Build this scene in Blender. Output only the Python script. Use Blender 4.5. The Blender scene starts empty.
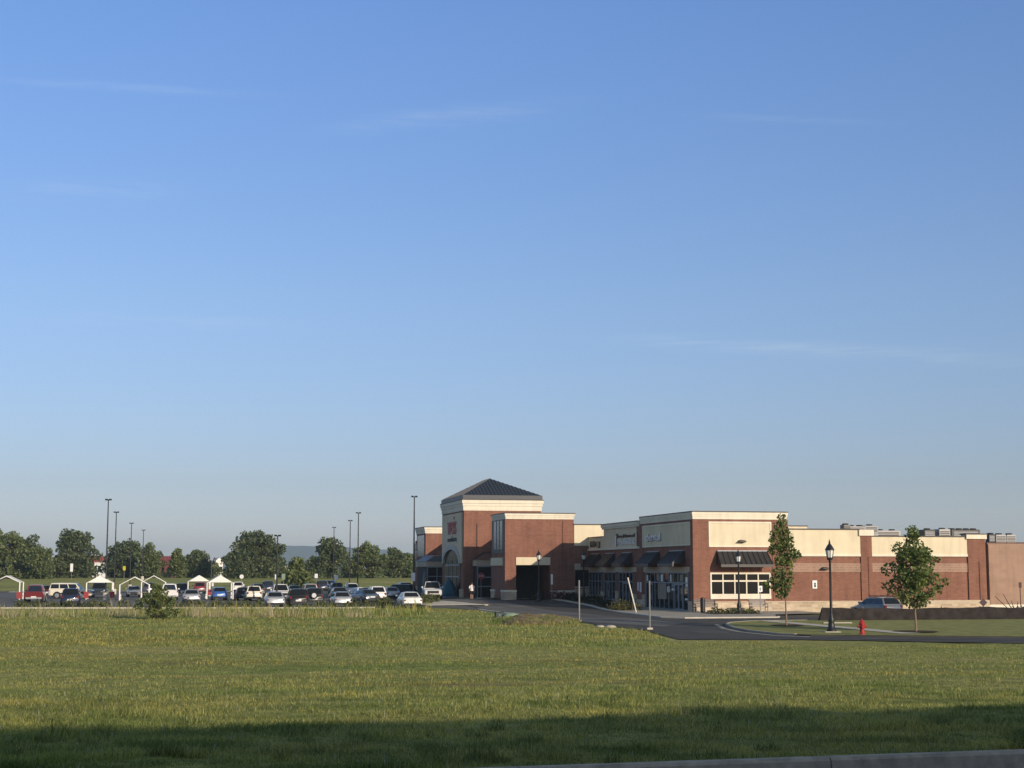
import bpy, bmesh, math, random
import numpy as np
from mathutils import Vector, Matrix
random.seed(11)
RNG = np.random.default_rng(7)
sc = bpy.context.scene
COL = sc.collection
PI = math.pi
R = math.radians

# ------------------------------------------------------------------ frame of reference
EYE = 3.4                                  # camera height over the level of the car park
TH = R(12.78421)                           # the store's street grid is turned this much
UV = (math.cos(TH), math.sin(TH))          # along the short side walls
VV = (-math.sin(TH), math.cos(TH))         # along the shop fronts, away from the camera
C0 = (14.86, 126.93)                      # front corner of the retail building

def W(u, v):
    return (C0[0] + u*UV[0] + v*VV[0], C0[1] + u*UV[1] + v*VV[1])

def S(a, b, t):
    t = min(1.0, max(0.0, (t-a)/(b-a)))
    return t*t*(3-2*t)

def T(x, y):
    """height of the land"""
    s = y - .27*x
    z = 1.64*(1-S(15.3, 62, s))
    if s < 14.72:
        z = 1.40
    z += .5*S(132, 158, y)*S(-16, -5, x)*(1-S(300, 600, y))
    z += 1.8*S(262, 350, y) + 2.0*S(400, 1500, y)
    if 15.3 < s < 75:
        f = min(1, (s-15.3)/4, (75-s)/10)
        z += f*(.022*math.sin(x*.9+.4*y)+.012*math.sin(.55*y-.3*x+1)+.02*math.sin(1.7*x-1.1*y))
    return z

# ------------------------------------------------------------------ materials
MATS = {}
def nt(name):
    m = bpy.data.materials.new(name); m.use_nodes = True
    return m, m.node_tree.nodes, m.node_tree.links, m.node_tree.nodes['Principled BSDF']

def mat(name, col, rough=.7, var=.12, scale=3.0, metal=0., spec=.4, bump=0., coord='Object', coat=0.):
    if name in MATS: return MATS[name]
    m, N, L, b = nt(name)
    b.inputs['Roughness'].default_value = rough
    b.inputs['Metallic'].default_value = metal
    b.inputs['Specular IOR Level'].default_value = spec
    b.inputs['Coat Weight'].default_value = coat
    if var > 0:
        tc = N.new('ShaderNodeTexCoord'); nz = N.new('ShaderNodeTexNoise')
        nz.inputs['Scale'].default_value = scale; nz.inputs['Detail'].default_value = 6
        L.new(tc.outputs[coord], nz.inputs['Vector'])
        rp = N.new('ShaderNodeValToRGB')
        rp.color_ramp.elements[0].position = .3; rp.color_ramp.elements[1].position = .7
        rp.color_ramp.elements[0].color = (*[c*(1-var) for c in col], 1)
        rp.color_ramp.elements[1].color = (*[min(1, c*(1+var)) for c in col], 1)
        L.new(nz.outputs['Fac'], rp.inputs['Fac']); L.new(rp.outputs['Color'], b.inputs['Base Color'])
        if bump > 0:
            bp = N.new('ShaderNodeBump'); bp.inputs['Strength'].default_value = bump
            bp.inputs['Distance'].default_value = .02
            L.new(nz.outputs['Fac'], bp.inputs['Height']); L.new(bp.outputs['Normal'], b.inputs['Normal'])
    else:
        b.inputs['Base Color'].default_value = (*col, 1)
    MATS[name] = m
    return m

def brick_mat(name, c1, c2, mortar, bw=.4, bh=.15, ms=.016, var=.25):
    m, N, L, b = nt(name)
    b.inputs['Roughness'].default_value = .85; b.inputs['Specular IOR Level'].default_value = .2
    tc = N.new('ShaderNodeTexCoord'); sp = N.new('ShaderNodeSeparateXYZ'); cb = N.new('ShaderNodeCombineXYZ')
    ad = N.new('ShaderNodeMath'); ad.operation = 'ADD'
    L.new(tc.outputs['Object'], sp.inputs[0]); L.new(sp.outputs[0], ad.inputs[0]); L.new(sp.outputs[1], ad.inputs[1])
    L.new(ad.outputs[0], cb.inputs[0]); L.new(sp.outputs[2], cb.inputs[1])
    br = N.new('ShaderNodeTexBrick')
    br.inputs['Scale'].default_value = 1; br.inputs['Brick Width'].default_value = bw
    br.inputs['Row Height'].default_value = bh; br.inputs['Mortar Size'].default_value = ms
    br.inputs['Color1'].default_value = (*c1, 1); br.inputs['Color2'].default_value = (*c2, 1)
    br.inputs['Mortar'].default_value = (*mortar, 1); br.inputs['Bias'].default_value = .1
    L.new(cb.outputs[0], br.inputs['Vector'])
    nz = N.new('ShaderNodeTexNoise'); nz.inputs['Scale'].default_value = .7; nz.inputs['Detail'].default_value = 7
    L.new(tc.outputs['Object'], nz.inputs['Vector'])
    mp = N.new('ShaderNodeMapRange'); mp.inputs[3].default_value = 1-var; mp.inputs[4].default_value = 1+var
    L.new(nz.outputs['Fac'], mp.inputs[0])
    mx = N.new('ShaderNodeMix'); mx.data_type = 'RGBA'; mx.blend_type = 'MULTIPLY'; mx.inputs[0].default_value = 1
    L.new(br.outputs['Color'], mx.inputs[6]); L.new(mp.outputs[0], mx.inputs[7])
    L.new(mx.outputs[2], b.inputs['Base Color'])
    bp = N.new('ShaderNodeBump'); bp.inputs['Strength'].default_value = .4; bp.inputs['Distance'].default_value = .01
    L.new(br.outputs['Fac'], bp.inputs['Height']); bp.invert = True
    L.new(bp.outputs['Normal'], b.inputs['Normal'])
    MATS[name] = m
    return m

def leaf_mat(name, c1, c2, c3, trans=.25):
    """leaf-sized faces: each leaf its own shade, some light through them"""
    m, N, L, b = nt(name)
    g = N.new('ShaderNodeNewGeometry'); rp = N.new('ShaderNodeValToRGB')
    e = rp.color_ramp.elements
    e[0].color = (*c1, 1); e[1].color = (*c3, 1); e[1].position = 1
    k = e.new(.55); k.color = (*c2, 1)
    L.new(g.outputs['Random Per Island'], rp.inputs['Fac'])
    L.new(rp.outputs['Color'], b.inputs['Base Color'])
    b.inputs['Roughness'].default_value = .55; b.inputs['Specular IOR Level'].default_value = .25
    tr = N.new('ShaderNodeBsdfTranslucent'); L.new(rp.outputs['Color'], tr.inputs['Color'])
    mx = N.new('ShaderNodeMixShader'); mx.inputs[0].default_value = trans
    L.new(b.outputs[0], mx.inputs[1]); L.new(tr.outputs[0], mx.inputs[2])
    L.new(mx.outputs[0], N['Material Output'].inputs['Surface'])
    MATS[name] = m
    return m

def glass_mat(name, col=(.012, .016, .018), rough=.04):
    m, N, L, b = nt(name)
    b.inputs['Base Color'].default_value = (*col, 1); b.inputs['Roughness'].default_value = rough
    b.inputs['Specular IOR Level'].default_value = .5
    MATS[name] = m
    return m

M = MATS
brick_mat('red_brick', (.268, .118, .074), (.205, .086, .058), (.27, .16, .12), .30, .10, .012, .16)
brick_mat('tan_brick', (.36, .225, .160), (.30, .185, .135), (.38, .27, .21), .42, .2, .02, .10)
brick_mat('tan_block', (.36, .235, .170), (.32, .205, .150), (.33, .23, .175), .8, .4, .025, .10)
brick_mat('field_stone', (.62, .50, .36), (.42, .32, .22), (.50, .42, .31), .55, .22, .03, .35)
mat('cream_stucco', (.69, .60, .425), .85, .035, 1.2, spec=.2)
mat('cream_trim', (.74, .68, .54), .8, .03, 2, spec=.2)
def weather(name, amt):
    m = MATS[name]; N, L = m.node_tree.nodes, m.node_tree.links; b = N['Principled BSDF']
    src = b.inputs['Base Color'].links[0].from_socket
    tc = N.new('ShaderNodeTexCoord'); o = src
    for sc3, lo in (((2.2, 2.2, .22), 1-amt), ((.35, .35, .5), 1-amt*.7)):
        mp_ = N.new('ShaderNodeMapping'); mp_.inputs['Scale'].default_value = sc3; L.new(tc.outputs['Object'], mp_.inputs[0])
        n = N.new('ShaderNodeTexNoise'); n.inputs['Scale'].default_value = 1; n.inputs['Detail'].default_value = 8; L.new(mp_.outputs[0], n.inputs['Vector'])
        r = N.new('ShaderNodeMapRange'); r.inputs[1].default_value = .35; r.inputs[2].default_value = .6; r.inputs[3].default_value = lo; r.inputs[4].default_value = 1.03
        L.new(n.outputs['Fac'], r.inputs[0])
        mx = N.new('ShaderNodeMix'); mx.data_type = 'RGBA'; mx.blend_type = 'MULTIPLY'; mx.inputs[0].default_value = 1
        L.new(o, mx.inputs[6]); L.new(r.outputs[0], mx.inputs[7]); o = mx.outputs[2]
    L.new(o, b.inputs['Base Color'])
weather('cream_stucco', .07); weather('cream_trim', .07); weather('red_brick', .14); weather('tan_block', .10); weather('tan_brick', .10)
mat('cast_stone', (.50, .41, .30), .85, .08, 3, spec=.2)
mat('dark_coping', (.022, .020, .020), .5, .1)
mat('awning_metal', (.030, .028, .027), .45, .1, spec=.5)
mat('roof_metal', (.028, .033, .043), .45, .12, .5, spec=.5)
mat('roof_membrane', (.25, .25, .25), .9, .1)
mat('grey_metal', (.30, .31, .32), .5, .08, spec=.5)
mat('light_metal', (.40, .39, .37), .5, .05, spec=.4)
mat('dark_metal', (.012, .012, .013), .45, .1, spec=.5)
mat('aluminium', (.20, .24, .27), .4, .06, spec=.5)
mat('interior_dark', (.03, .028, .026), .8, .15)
glass_mat('shop_glass'); glass_mat('dark_glass', (.005, .005, .005), .25); MATS['dark_glass'].node_tree.nodes['Principled BSDF'].inputs['Specular IOR Level'].default_value = .12
glass_mat('car_glass', (.010, .012, .014), .05)
mat('spandrel_glass', (.09, .105, .135), .15, .05, spec=.5)
mat('asphalt', (.085, .080, .072), .9, .25, .35, coord='Object', spec=.3)
mat('new_asphalt', (.060, .056, .050), .9, .28, .55, spec=.3)
mat('lot_asphalt', (.125, .119, .108), .9, .22, .3, spec=.3)
mat('concrete', (.53, .485, .40), .9, .10, 1.5, spec=.2)
mat('sidewalk_concrete', (.34, .31, .26), .9, .12, .9, spec=.2)
mat('old_kerb', (.40, .355, .285), .9, .25, 7., spec=.1, bump=.4)
mat('mulch', (.075, .048, .032), 1, .3, 4, spec=.1)
mat('soil', (.22, .165, .085), 1, .55, 3.2, spec=.1, bump=.6)
mat('rock', (.42, .38, .31), .9, .2, 4)
mat('white_paint', (.78, .77, .74), .5, .02)
mat('pvc_white', (.66, .63, .53), .5, .03)
mat('post_grey', (.21, .21, .20), .6, .1, spec=.4)
mat('sign_white', (.78, .78, .76), .5, .02)
mat('canopy_white', (.80, .78, .72), .6, .03, spec=.2)
mat('sign_red', (.28, .030, .03), .5, .05)
mat('stop_red', (.30, .04, .05), .5, .05)
mat('hydrant_red', (.36, .022, .02), .4, .08, spec=.5)
mat('bark', (.22, .165, .115), .95, .2, 8, spec=.1)
mat('far_bark', (.07, .055, .04), .95, .2, 3, spec=.1)
mat('rubber', (.014, .014, .014), .9, .1, spec=.2)
mat('rim_metal', (.42, .43, .44), .35, .04, metal=.6)
mat('lamp_white', (.75, .74, .70), .3, .02)
mat('head_lamp', (.62, .63, .64), .12, .02, spec=.6)
mat('tail_red', (.16, .014, .014), .2, .03, spec=.6)
mat('plate', (.68, .68, .66), .5, .03)
mat('black_plastic', (.018, .018, .019), .6, .1)
mat('barrier_cloth', (.034, .029, .027), .95, .35, 2.2, spec=.12, bump=.5)
mat('teal_cloth', (.012, .10, .14), .7, .2, 5)
mat('skin', (.42, .25, .18), .6, .05); mat('hair', (.03, .02, .015), .7, .2, 30)
mat('shirt_white', (.78, .74, .70), .8, .03); mat('shorts_dark', (.015, .016, .022), .85, .1)
mat('letter_red', (.40, .075, .075), .5, .05); mat('letter_dark', (.045, .040, .045), .5, .05)
mat('letter_white', (.80, .81, .83), .5, .03)
mat('poster', (.30, .24, .18), .7, .2, 3)
mat('wood_bench', (.16, .14, .13), .8, .2, 6)
mat('bench_grey', (.27, .25, .23), .8, .12, 6)
mat('utility_green', (.22, .30, .21), .6, .08); mat('utility_dark', (.035, .055, .048), .6, .1)
mat('red_roof', (.34, .085, .07), .85, .1, 1); mat('maroon_roof', (.17, .045, .045), .85, .1, 1)
mat('yellow_paint', (.55, .45, .05), .6, .05); mat('brown_paint', (.085, .05, .05), .7, .1)
mat('cyan_paint', (.10, .36, .48), .6, .05)
mat('apartment_brick', (.30, .20, .15), .9, .1)
leaf_mat('leaf_street_tree', (.042, .070, .020), (.145, .20, .055), (.33, .375, .12), .45)
leaf_mat('leaf_far_dark', (.046, .068, .031), (.105, .138, .060), (.20, .23, .108), .4)
leaf_mat('leaf_far_mid', (.064, .092, .034), (.145, .185, .068), (.25, .28, .118), .4)
leaf_mat('leaf_far_light', (.070, .098, .030), (.145, .180, .058), (.23, .26, .095), .35)
leaf_mat('leaf_shrub', (.055, .070, .022), (.115, .135, .045), (.20, .205, .080), .35)
leaf_mat('leaf_shrub_dark', (.012, .020, .010), (.024, .036, .016), (.042, .056, .026), .2)
leaf_mat('leaf_shrub_gold', (.060, .058, .014), (.115, .105, .026), (.17, .15, .045), .25)
leaf_mat('leaf_shrub_red', (.10, .03, .03), (.16, .06, .055), (.08, .06, .03), .25)
leaf_mat('grass_blade', (.130, .158, .042), (.31, .33, .098), (.50, .48, .195), .48)
def field_patches(name):
    m = MATS[name]; N, L = m.node_tree.nodes, m.node_tree.links
    b = N['Principled BSDF']; tr = [n for n in N if n.bl_idname == 'ShaderNodeBsdfTranslucent'][0]
    src = b.inputs['Base Color'].links[0].from_socket
    tc = N.new('ShaderNodeTexCoord'); mp_ = N.new('ShaderNodeMapping'); mp_.inputs['Scale'].default_value = (.45, 1, 1)
    L.new(tc.outputs['Object'], mp_.inputs[0])
    def ramp(scale, stops, det=6):
        n = N.new('ShaderNodeTexNoise'); n.inputs['Scale'].default_value = scale; n.inputs['Detail'].default_value = det
        L.new(mp_.outputs[0], n.inputs['Vector'])
        r = N.new('ShaderNodeValToRGB'); e = r.color_ramp.elements
        e[0].position, e[0].color = stops[0][0], (*stops[0][1], 1); e[1].position, e[1].color = stops[-1][0], (*stops[-1][1], 1)
        for p, c in stops[1:-1]:
            k = e.new(p); k.color = (*c, 1)
        L.new(n.outputs['Fac'], r.inputs[0]); return r.outputs[0]
    c1 = ramp(.16, [(.36, (.60, .78, .56)), (.48, (1., 1., 1.)), (.60, (1.18, 1.04, .95)), (.70, (.98, .80, .74))])
    c2 = ramp(1.3, [(.34, (.50, .62, .52)), (.5, (1., 1., 1.)), (.66, (1.4, 1.3, 1.15))])
    o = src
    for c in (c1, c2):
        mx = N.new('ShaderNodeMix'); mx.data_type = 'RGBA'; mx.blend_type = 'MULTIPLY'; mx.inputs[0].default_value = 1; mx.clamp_result = False
        L.new(o, mx.inputs[6]); L.new(c, mx.inputs[7]); o = mx.outputs[2]
    L.new(o, b.inputs['Base Color']); L.new(o, tr.inputs['Color'])
field_patches('grass_blade')
leaf_mat('dry_blade', (.30, .26, .14), (.46, .39, .23), (.62, .54, .35), .35)
leaf_mat('clover_white', (.26, .27, .21), (.33, .34, .27), (.42, .42, .36), .2)

def ground_material():
    m, N, L, b = nt('meadow')
    tc = N.new('ShaderNodeTexCoord')
    def noise(scale, det=5, vec=None, rough=.55):
        n = N.new('ShaderNodeTexNoise'); n.inputs['Scale'].default_value = scale; n.inputs['Detail'].default_value = det
        n.inputs['Roughness'].default_value = rough
        L.new(vec or tc.outputs['Object'], n.inputs['Vector']); return n.outputs['Fac']
    mpg = N.new('ShaderNodeMapping'); mpg.inputs['Scale'].default_value = (.35, 1, 1)
    L.new(tc.outputs['Object'], mpg.inputs[0])
    def ramp(fac, stops):
        r = N.new('ShaderNodeValToRGB')
        e = r.color_ramp.elements
        e[0].position, e[0].color = stops[0][0], (*stops[0][1], 1)
        e[1].position, e[1].color = stops[-1][0], (*stops[-1][1], 1)
        for p, c in stops[1:-1]:
            k = e.new(p); k.color = (*c, 1)
        L.new(fac, r.inputs[0]); return r.outputs[0]
    base = ramp(noise(.10, 6, mpg.outputs[0]), [(.32, (.185, .210, .056)), (.5, (.26, .272, .080)), (.66, (.335, .31, .118))])
    fine = ramp(noise(2.2, 10, rough=.72), [(.30, (.40, .44, .36)), (.5, (.95, .95, .95)), (.70, (1.6, 1.5, 1.35))])
    mx = N.new('ShaderNodeMix'); mx.data_type = 'RGBA'; mx.blend_type = 'MULTIPLY'; mx.inputs[0].default_value = 1
    L.new(base, mx.inputs[6]); L.new(fine, mx.inputs[7])
    bare = N.new('ShaderNodeMapRange'); bare.inputs[1].default_value = .60; bare.inputs[2].default_value = .70
    L.new(noise(.16, 7, mpg.outputs[0]), bare.inputs[0])
    m2 = N.new('ShaderNodeMix'); m2.data_type = 'RGBA'; m2.inputs[7].default_value = (.20, .16, .085, 1)
    ml = N.new('ShaderNodeMath'); ml.operation = 'MULTIPLY'; ml.inputs[1].default_value = .75
    L.new(bare.outputs[0], ml.inputs[0]); L.new(ml.outputs[0], m2.inputs[0]); L.new(mx.outputs[2], m2.inputs[6])
    L.new(m2.outputs[2], b.inputs['Base Color'])
    b.inputs['Roughness'].default_value = .95; b.inputs['Specular IOR Level'].default_value = .1
    bp = N.new('ShaderNodeBump'); bp.inputs['Strength'].default_value = .7; bp.inputs['Distance'].default_value = .06
    L.new(noise(5, 8), bp.inputs['Height']); L.new(bp.outputs['Normal'], b.inputs['Normal'])
    MATS['meadow'] = m
ground_material()
mat('verge_grass', (.24, .24, .082), .95, .32, 1.4, spec=.1)
mat('wooded_hill', (.030, .042, .020), .95, .35, .02, spec=.1)

# ------------------------------------------------------------------ mesh helpers
class MB:
    def __init__(s): s.v = []; s.f = []
    def quad(s, a, b, c, d):
        n = len(s.v); s.v += [tuple(a), tuple(b), tuple(c), tuple(d)]; s.f.append((n, n+1, n+2, n+3)); return s
    def poly(s, pts):
        n = len(s.v); s.v += [tuple(p) for p in pts]; s.f.append(tuple(range(n, n+len(pts)))); return s
    def box(s, x0, x1, y0, y1, z0, z1):
        n = len(s.v)
        s.v += [(x, y, z) for z in (z0, z1) for (x, y) in ((x0, y0), (x1, y0), (x1, y1), (x0, y1))]
        s.f += [tuple(n+i for i in q) for q in ((3, 2, 1, 0), (4, 5, 6, 7), (0, 1, 5, 4), (1, 2, 6, 5), (2, 3, 7, 6), (3, 0, 4, 7))]
        return s
    def loft(s, rings, cap=True, closed=True):
        n = len(s.v); k = len(rings[0])
        for r in rings: s.v += [tuple(p) for p in r]
        for i in range(len(rings)-1):
            for j in range(k if closed else k-1):
                a = n+i*k+j; b = n+i*k+(j+1) % k
                s.f.append((a, b, b+k, a+k))
        if cap:
            s.f.append(tuple(n+j for j in reversed(range(k))))
            s.f.append(tuple(n+(len(rings)-1)*k+j for j in range(k)))
        return s
    def tube(s, pts, rads, seg=8):
        pts = [Vector(p) for p in pts]; rings = []
        if not hasattr(rads, '__len__'): rads = [rads]*len(pts)
        for i, p in enumerate(pts):
            d = (pts[min(i+1, len(pts)-1)]-pts[max(i-1, 0)]).normalized()
            up = Vector((0, 0, 1)) if abs(d.z) < .9 else Vector((1, 0, 0))
            a = d.cross(up).normalized(); b = d.cross(a).normalized()
            rings.append([p+(a*math.cos(t)+b*math.sin(t))*rads[i] for t in [2*PI*k/seg for k in range(seg)]])
        return s.loft(rings)
    def lathe(s, prof, seg=12, c=(0, 0, 0), axis='z'):
        rings = []
        for r, h in prof:
            ring = []
            for k in range(seg):
                t = 2*PI*k/seg; a, b = r*math.cos(t), r*math.sin(t)
                p = {'z': (a, b, h), 'y': (a, h, -b), 'x': (h, a, b)}[axis]
                ring.append((c[0]+p[0], c[1]+p[1], c[2]+p[2]))
            rings.append(ring)
        return s.loft(rings)
    def prism(s, poly, z0, z1):
        """poly: (x, y) list; z0, z1 numbers"""
        return s.loft([[(x, y, z0) for x, y in poly], [(x, y, z1) for x, y in poly]])
    def extr(s, pts, d):
        """extrude a 3-D polygon by vector d"""
        return s.loft([[tuple(p) for p in pts], [(p[0]+d[0], p[1]+d[1], p[2]+d[2]) for p in pts]])
    def build(s, name, m, parent=None, smooth=0, bevel=0.):
        me = bpy.data.meshes.new(name); me.from_pydata(s.v, [], s.f); me.update()
        bm = bmesh.new(); bm.from_mesh(me); bmesh.ops.recalc_face_normals(bm, faces=bm.faces)
        if bevel > 0:
            bmesh.ops.bevel(bm, geom=list(bm.edges), offset=bevel, segments=1, affect='EDGES', clamp_overlap=True)
        bm.to_mesh(me); bm.free()
        return link(name, me, m, parent, smooth)

def link(name, me, m, parent=None, smooth=0):
    o = bpy.data.objects.new(name, me); COL.objects.link(o)
    if m is not None: me.materials.append(MATS[m] if isinstance(m, str) else m)
    if smooth:
        me.polygons.foreach_set('use_smooth', [True]*len(me.polygons))
        if smooth < 180:
            me.set_sharp_from_angle(angle=R(smooth))
    if parent: o.parent = parent
    return o

def fast(name, verts, faces, m, parent=None):
    verts = np.asarray(verts, dtype=np.float32); faces = np.asarray(faces, dtype=np.int32)
    me = bpy.data.meshes.new(name); k = faces.shape[1]
    me.vertices.add(len(verts)); me.vertices.foreach_set('co', verts.ravel())
    me.loops.add(faces.size); me.loops.foreach_set('vertex_index', faces.ravel())
    me.polygons.add(len(faces))
    me.polygons.foreach_set('loop_start', np.arange(0, faces.size, k, dtype=np.int32))
    me.polygons.foreach_set('loop_total', np.full(len(faces), k, dtype=np.int32))
    me.update(calc_edges=True); me.validate()
    return link(name, me, m, parent)

def tag(o, label=None, cat=None, group=None, kind=None):
    if label: o['label'] = label
    if cat: o['category'] = cat
    if group: o['group'] = group
    if kind: o['kind'] = kind
    return o

def thing(name, label, cat, loc=(0, 0, 0), rz=0., group=None):
    o = bpy.data.objects.new(name, None); COL.objects.link(o)
    o.location = loc; o.rotation_euler = (0, 0, rz); o.empty_display_size = .2
    return tag(o, label, cat, group)

def at(u, v, z=None):
    x, y = W(u, v); return (x, y, T(x, y) if z is None else z)
def gp(x, y): return (x, y, T(x, y))

def copy_tree(o, parent=None):
    c = o.copy(); COL.objects.link(c); c.parent = parent
    for ch in list(o.children): copy_tree(ch, c)
    return c

def inside(px, py, poly):
    c = False; j = len(poly)-1
    for i in range(len(poly)):
        if (poly[i][1] > py) != (poly[j][1] > py) and px < (poly[j][0]-poly[i][0])*(py-poly[i][1])/(poly[j][1]-poly[i][1])+poly[i][0]:
            c = not c
        j = i
    return c

# ------------------------------------------------------------------ ground
def axis(parts):
    a = []
    for lo, hi, st in parts:
        a += list(np.arange(lo, hi, st))
    return np.array(a)
xs = axis([(-5100, -600, 300), (-600, -120, 40), (-120, -40, 5), (-40, 60, 1.0), (60, 160, 5), (160, 600, 40), (600, 5101, 300)])
ys = axis([(-260, -40, 20), (-40, 8, 4), (8, 70, .5), (70, 200, 2), (200, 420, 5), (420, 900, 40), (900, 6601, 300)])
gv = np.array([(x, y, T(x, y)) for y in ys for x in xs], dtype=np.float32)
nx = len(xs)
ii, jj = np.meshgrid(np.arange(nx-1), np.arange(len(ys)-1))
a = (jj*nx+ii).ravel()
g = fast('ground', gv, np.stack([a, a+1, a+1+nx, a+nx], 1), 'meadow')
g.data.polygons.foreach_set('use_smooth', [True]*len(g.data.polygons))
tag(g, kind='structure')

def sheet(name, poly, off, m, step=4., kind='structure'):
    """flat-lying sheet that follows the land"""
    bm = bmesh.new()
    f = bm.faces.new([bm.verts.new((x, y, 0)) for x, y in poly])
    bmesh.ops.triangulate(bm, faces=[f])
    X = [p[0] for p in poly]; Y = [p[1] for p in poly]
    for ax, lo, hi in ((0, min(X), max(X)), (1, min(Y), max(Y))):
        t = math.ceil(lo/step)*step
        while t < hi:
            n = (1, 0, 0) if ax == 0 else (0, 1, 0)
            co = (t, 0, 0) if ax == 0 else (0, t, 0)
            bmesh.ops.bisect_plane(bm, geom=list(bm.verts)+list(bm.edges)+list(bm.faces), plane_co=co, plane_no=n)
            t += step
    for v in bm.verts: v.co.z = T(v.co.x, v.co.y)+off
    bmesh.ops.recalc_face_normals(bm, faces=bm.faces)
    if sum(f.normal.z for f in bm.faces) < 0: bmesh.ops.reverse_faces(bm, faces=bm.faces)
    me = bpy.data.meshes.new(name); bm.to_mesh(me); bm.free()
    o = link(name, me, m); tag(o, kind=kind); return o

def resample(pts, step):
    out = [pts[0]]
    for a, b in zip(pts, pts[1:]):
        n = max(1, int(math.dist(a, b)/step))
        for k in range(1, n+1): out.append((a[0]+(b[0]-a[0])*k/n, a[1]+(b[1]-a[1])*k/n))
    return out

def strip(name, pts, w, h, m, off=0., kind='structure', step=3., base=-.1):
    """kerb-like strip along a line; its left edge is the line"""
    p = resample(pts, step); rings = []
    for i, q in enumerate(p):
        a = p[max(0, i-1)]; b = p[min(len(p)-1, i+1)]
        d = Vector((b[0]-a[0], b[1]-a[1])).normalized(); n = Vector((-d.y, d.x))*w
        z = T(*q)+off
        rings.append([(q[0], q[1], z+base), (q[0]+n.x, q[1]+n.y, z+base), (q[0]+n.x, q[1]+n.y, z+h-.015), (q[0]+n.x*.9, q[1]+n.y*.9, z+h), (q[0]+n.x*.1, q[1]+n.y*.1, z+h), (q[0], q[1], z+h-.02)])
    mb = MB(); mb.loft(rings); o = mb.build(name, m); tag(o, kind=kind); return o

# street in front of the camera with its kerb (joints every 3.05 m)
def sline(s, x): return (x, s+.27*x)
street = [sline(14.08, x) for x in range(-60, 81, 10)] + [sline(1.8, x) for x in range(80, -61, -10)]
st = sheet('street', street, 0, 'asphalt', 5)
for v in st.data.vertices: v.co.z = 1.47
tag(st)
kerb = MB(); L = 3.05
k0 = -14
for k in range(k0, 16):
    xa = .09 + k*L/1.0358; xb = xa + (L-.012)/1.0358
    a, b = sline(14.08, xa), sline(14.08, xb); n = Vector((-.2607, .9654))*.17
    zt = 1.645
    prof = lambda p: [(p[0], p[1], 1.36), (p[0]+n.x*.12, p[1]+n.y*.12, zt-.03), (p[0]+n.x*.28, p[1]+n.y*.28, zt), (p[0]+n.x, p[1]+n.y, zt), (p[0]+n.x, p[1]+n.y, 1.36)]
    kerb.loft([prof(a), prof(b)])
tag(kerb.build('street_kerb', 'old_kerb', smooth=35), kind='structure')
back = [sline(14.08+.17/.9654, x) for x in range(-60, 81, 4)]
fs = MB()
for a, b in zip(back, back[1:]):
    fs.quad((a[0], a[1], 1.622), (b[0], b[1], 1.622), (b[0]-.2, b[1]+.75, 1.63), (a[0]-.2, a[1]+.75, 1.63))
tag(fs.build('roadside_verge', 'meadow'), kind='structure')

# access road, turning past the lawn to the right
road = [W(-15.3, 46), W(-15.1, 10), W(-15.3, -24), (5.3, 95.2), (6.6, 93.9), (7.7, 89.2), (8.0, 82), (8.3, 77.3), (14.3, 77.0), (24.0, 73.2), (60, 79.5),
        (60, 86.8), (25.8, 78.9), (15.5, 81.0), (14.2, 82.8), (13.3, 87.0), (13.1, 92.0), (13.4, 97.5), (14.0, 100.6), (15.8, 103.6), (20, 105.4), (30, 107.9), (60, 115.1), (60, 124),
        W(12, -9), W(3.0, -9.6), W(1.2, -14.8), W(-6, -15), W(-7.2, -13.2), W(-6.2, 0), W(-4.2, 16), W(-4.0, 30), W(-10.5, 39), W(-10.5, 100), W(-20, 100), W(-20, 60)]
tag(sheet('access_road', road, .035, 'new_asphalt'))
lot = [(-130, 141.6), (-12.5, 142.6), (-6.0, 139.5), W(-15.1, 10), W(-15.3, 46), W(-20, 60), W(-20, 100), W(-14, 140), (-60, 262), (-190, 250)]
sheet('parking_lot', lot, .03, 'lot_asphalt', 6)
sheet('service_drive', [W(1.2, -14.7), W(3.1, -9.4), W(12, -8.9), (60, 124.3), (60, 115), (34, 109)], .039, 'asphalt')
# worn lighter wheel lane near the shops
sheet('worn_lane', [W(-14.6, 40), W(-14.7, -20), W(-12.6, -30), W(-9.2, -24), W(-9.6, 0), W(-10.0, 40)], .039, 'lot_asphalt')
# kerbs and pavements by the shops
shop_kerb = [W(-10.2, 39), W(-4.0, 30.5), W(-4.2, 16), W(-6.2, 0), W(-7.2, -13.2), W(-6.0, -15), W(1.2, -14.9), W(1.9, -13.4)]
strip('shop_kerb', shop_kerb, .22, .13, 'concrete')
walk = [W(-6.9, -13), W(-5.9, -14.75), W(1.1, -14.65), W(3.2, -9.3), W(9, -6.4), W(9, 1), W(.4, 1), W(.4, 6), W(0.3, 31.9), W(-8.6, 31.9), W(-9.9, 39), W(-3.8, 30.4), W(-4.0, 16), W(-6.0, 0)]
sheet('pavement', walk, .12, 'sidewalk_concrete')
sheet('planting_bed', [W(-3.6, 29.5), W(-3.7, 17), W(-5.0, 5.6), W(-2.2, 6.6), W(-1.6, 12), W(-1.5, 29.5)], .15, 'mulch')
sheet('planting_bed', [W(-1.2, -4.9), W(-1.0, -7.6), W(3.0, -7.6), W(3.1, -4.9)], .15, 'mulch')
sheet('grocery_verge', [W(-8.4, 31.7), W(-9.0, 35), W(-10.0, 38.4), W(-4.2, 30.5), W(-2.6, 30.5), W(-2.5, 31.7)], .16, 'verge_grass')
strip('lot_kerb', [(-130, 141.0), (-12.5, 142.0)], -.3, .13, 'concrete')
sheet('kerb_mulch', [(-130, 141.45), (-12.5, 142.45), (-12.5, 144.2), (-130, 143.6)], .10, 'mulch')
isl = [(-6.8, 152.6), (-11.6, 151.6), (-7.6, 142.4), (-2.3, 143.2)]
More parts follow.
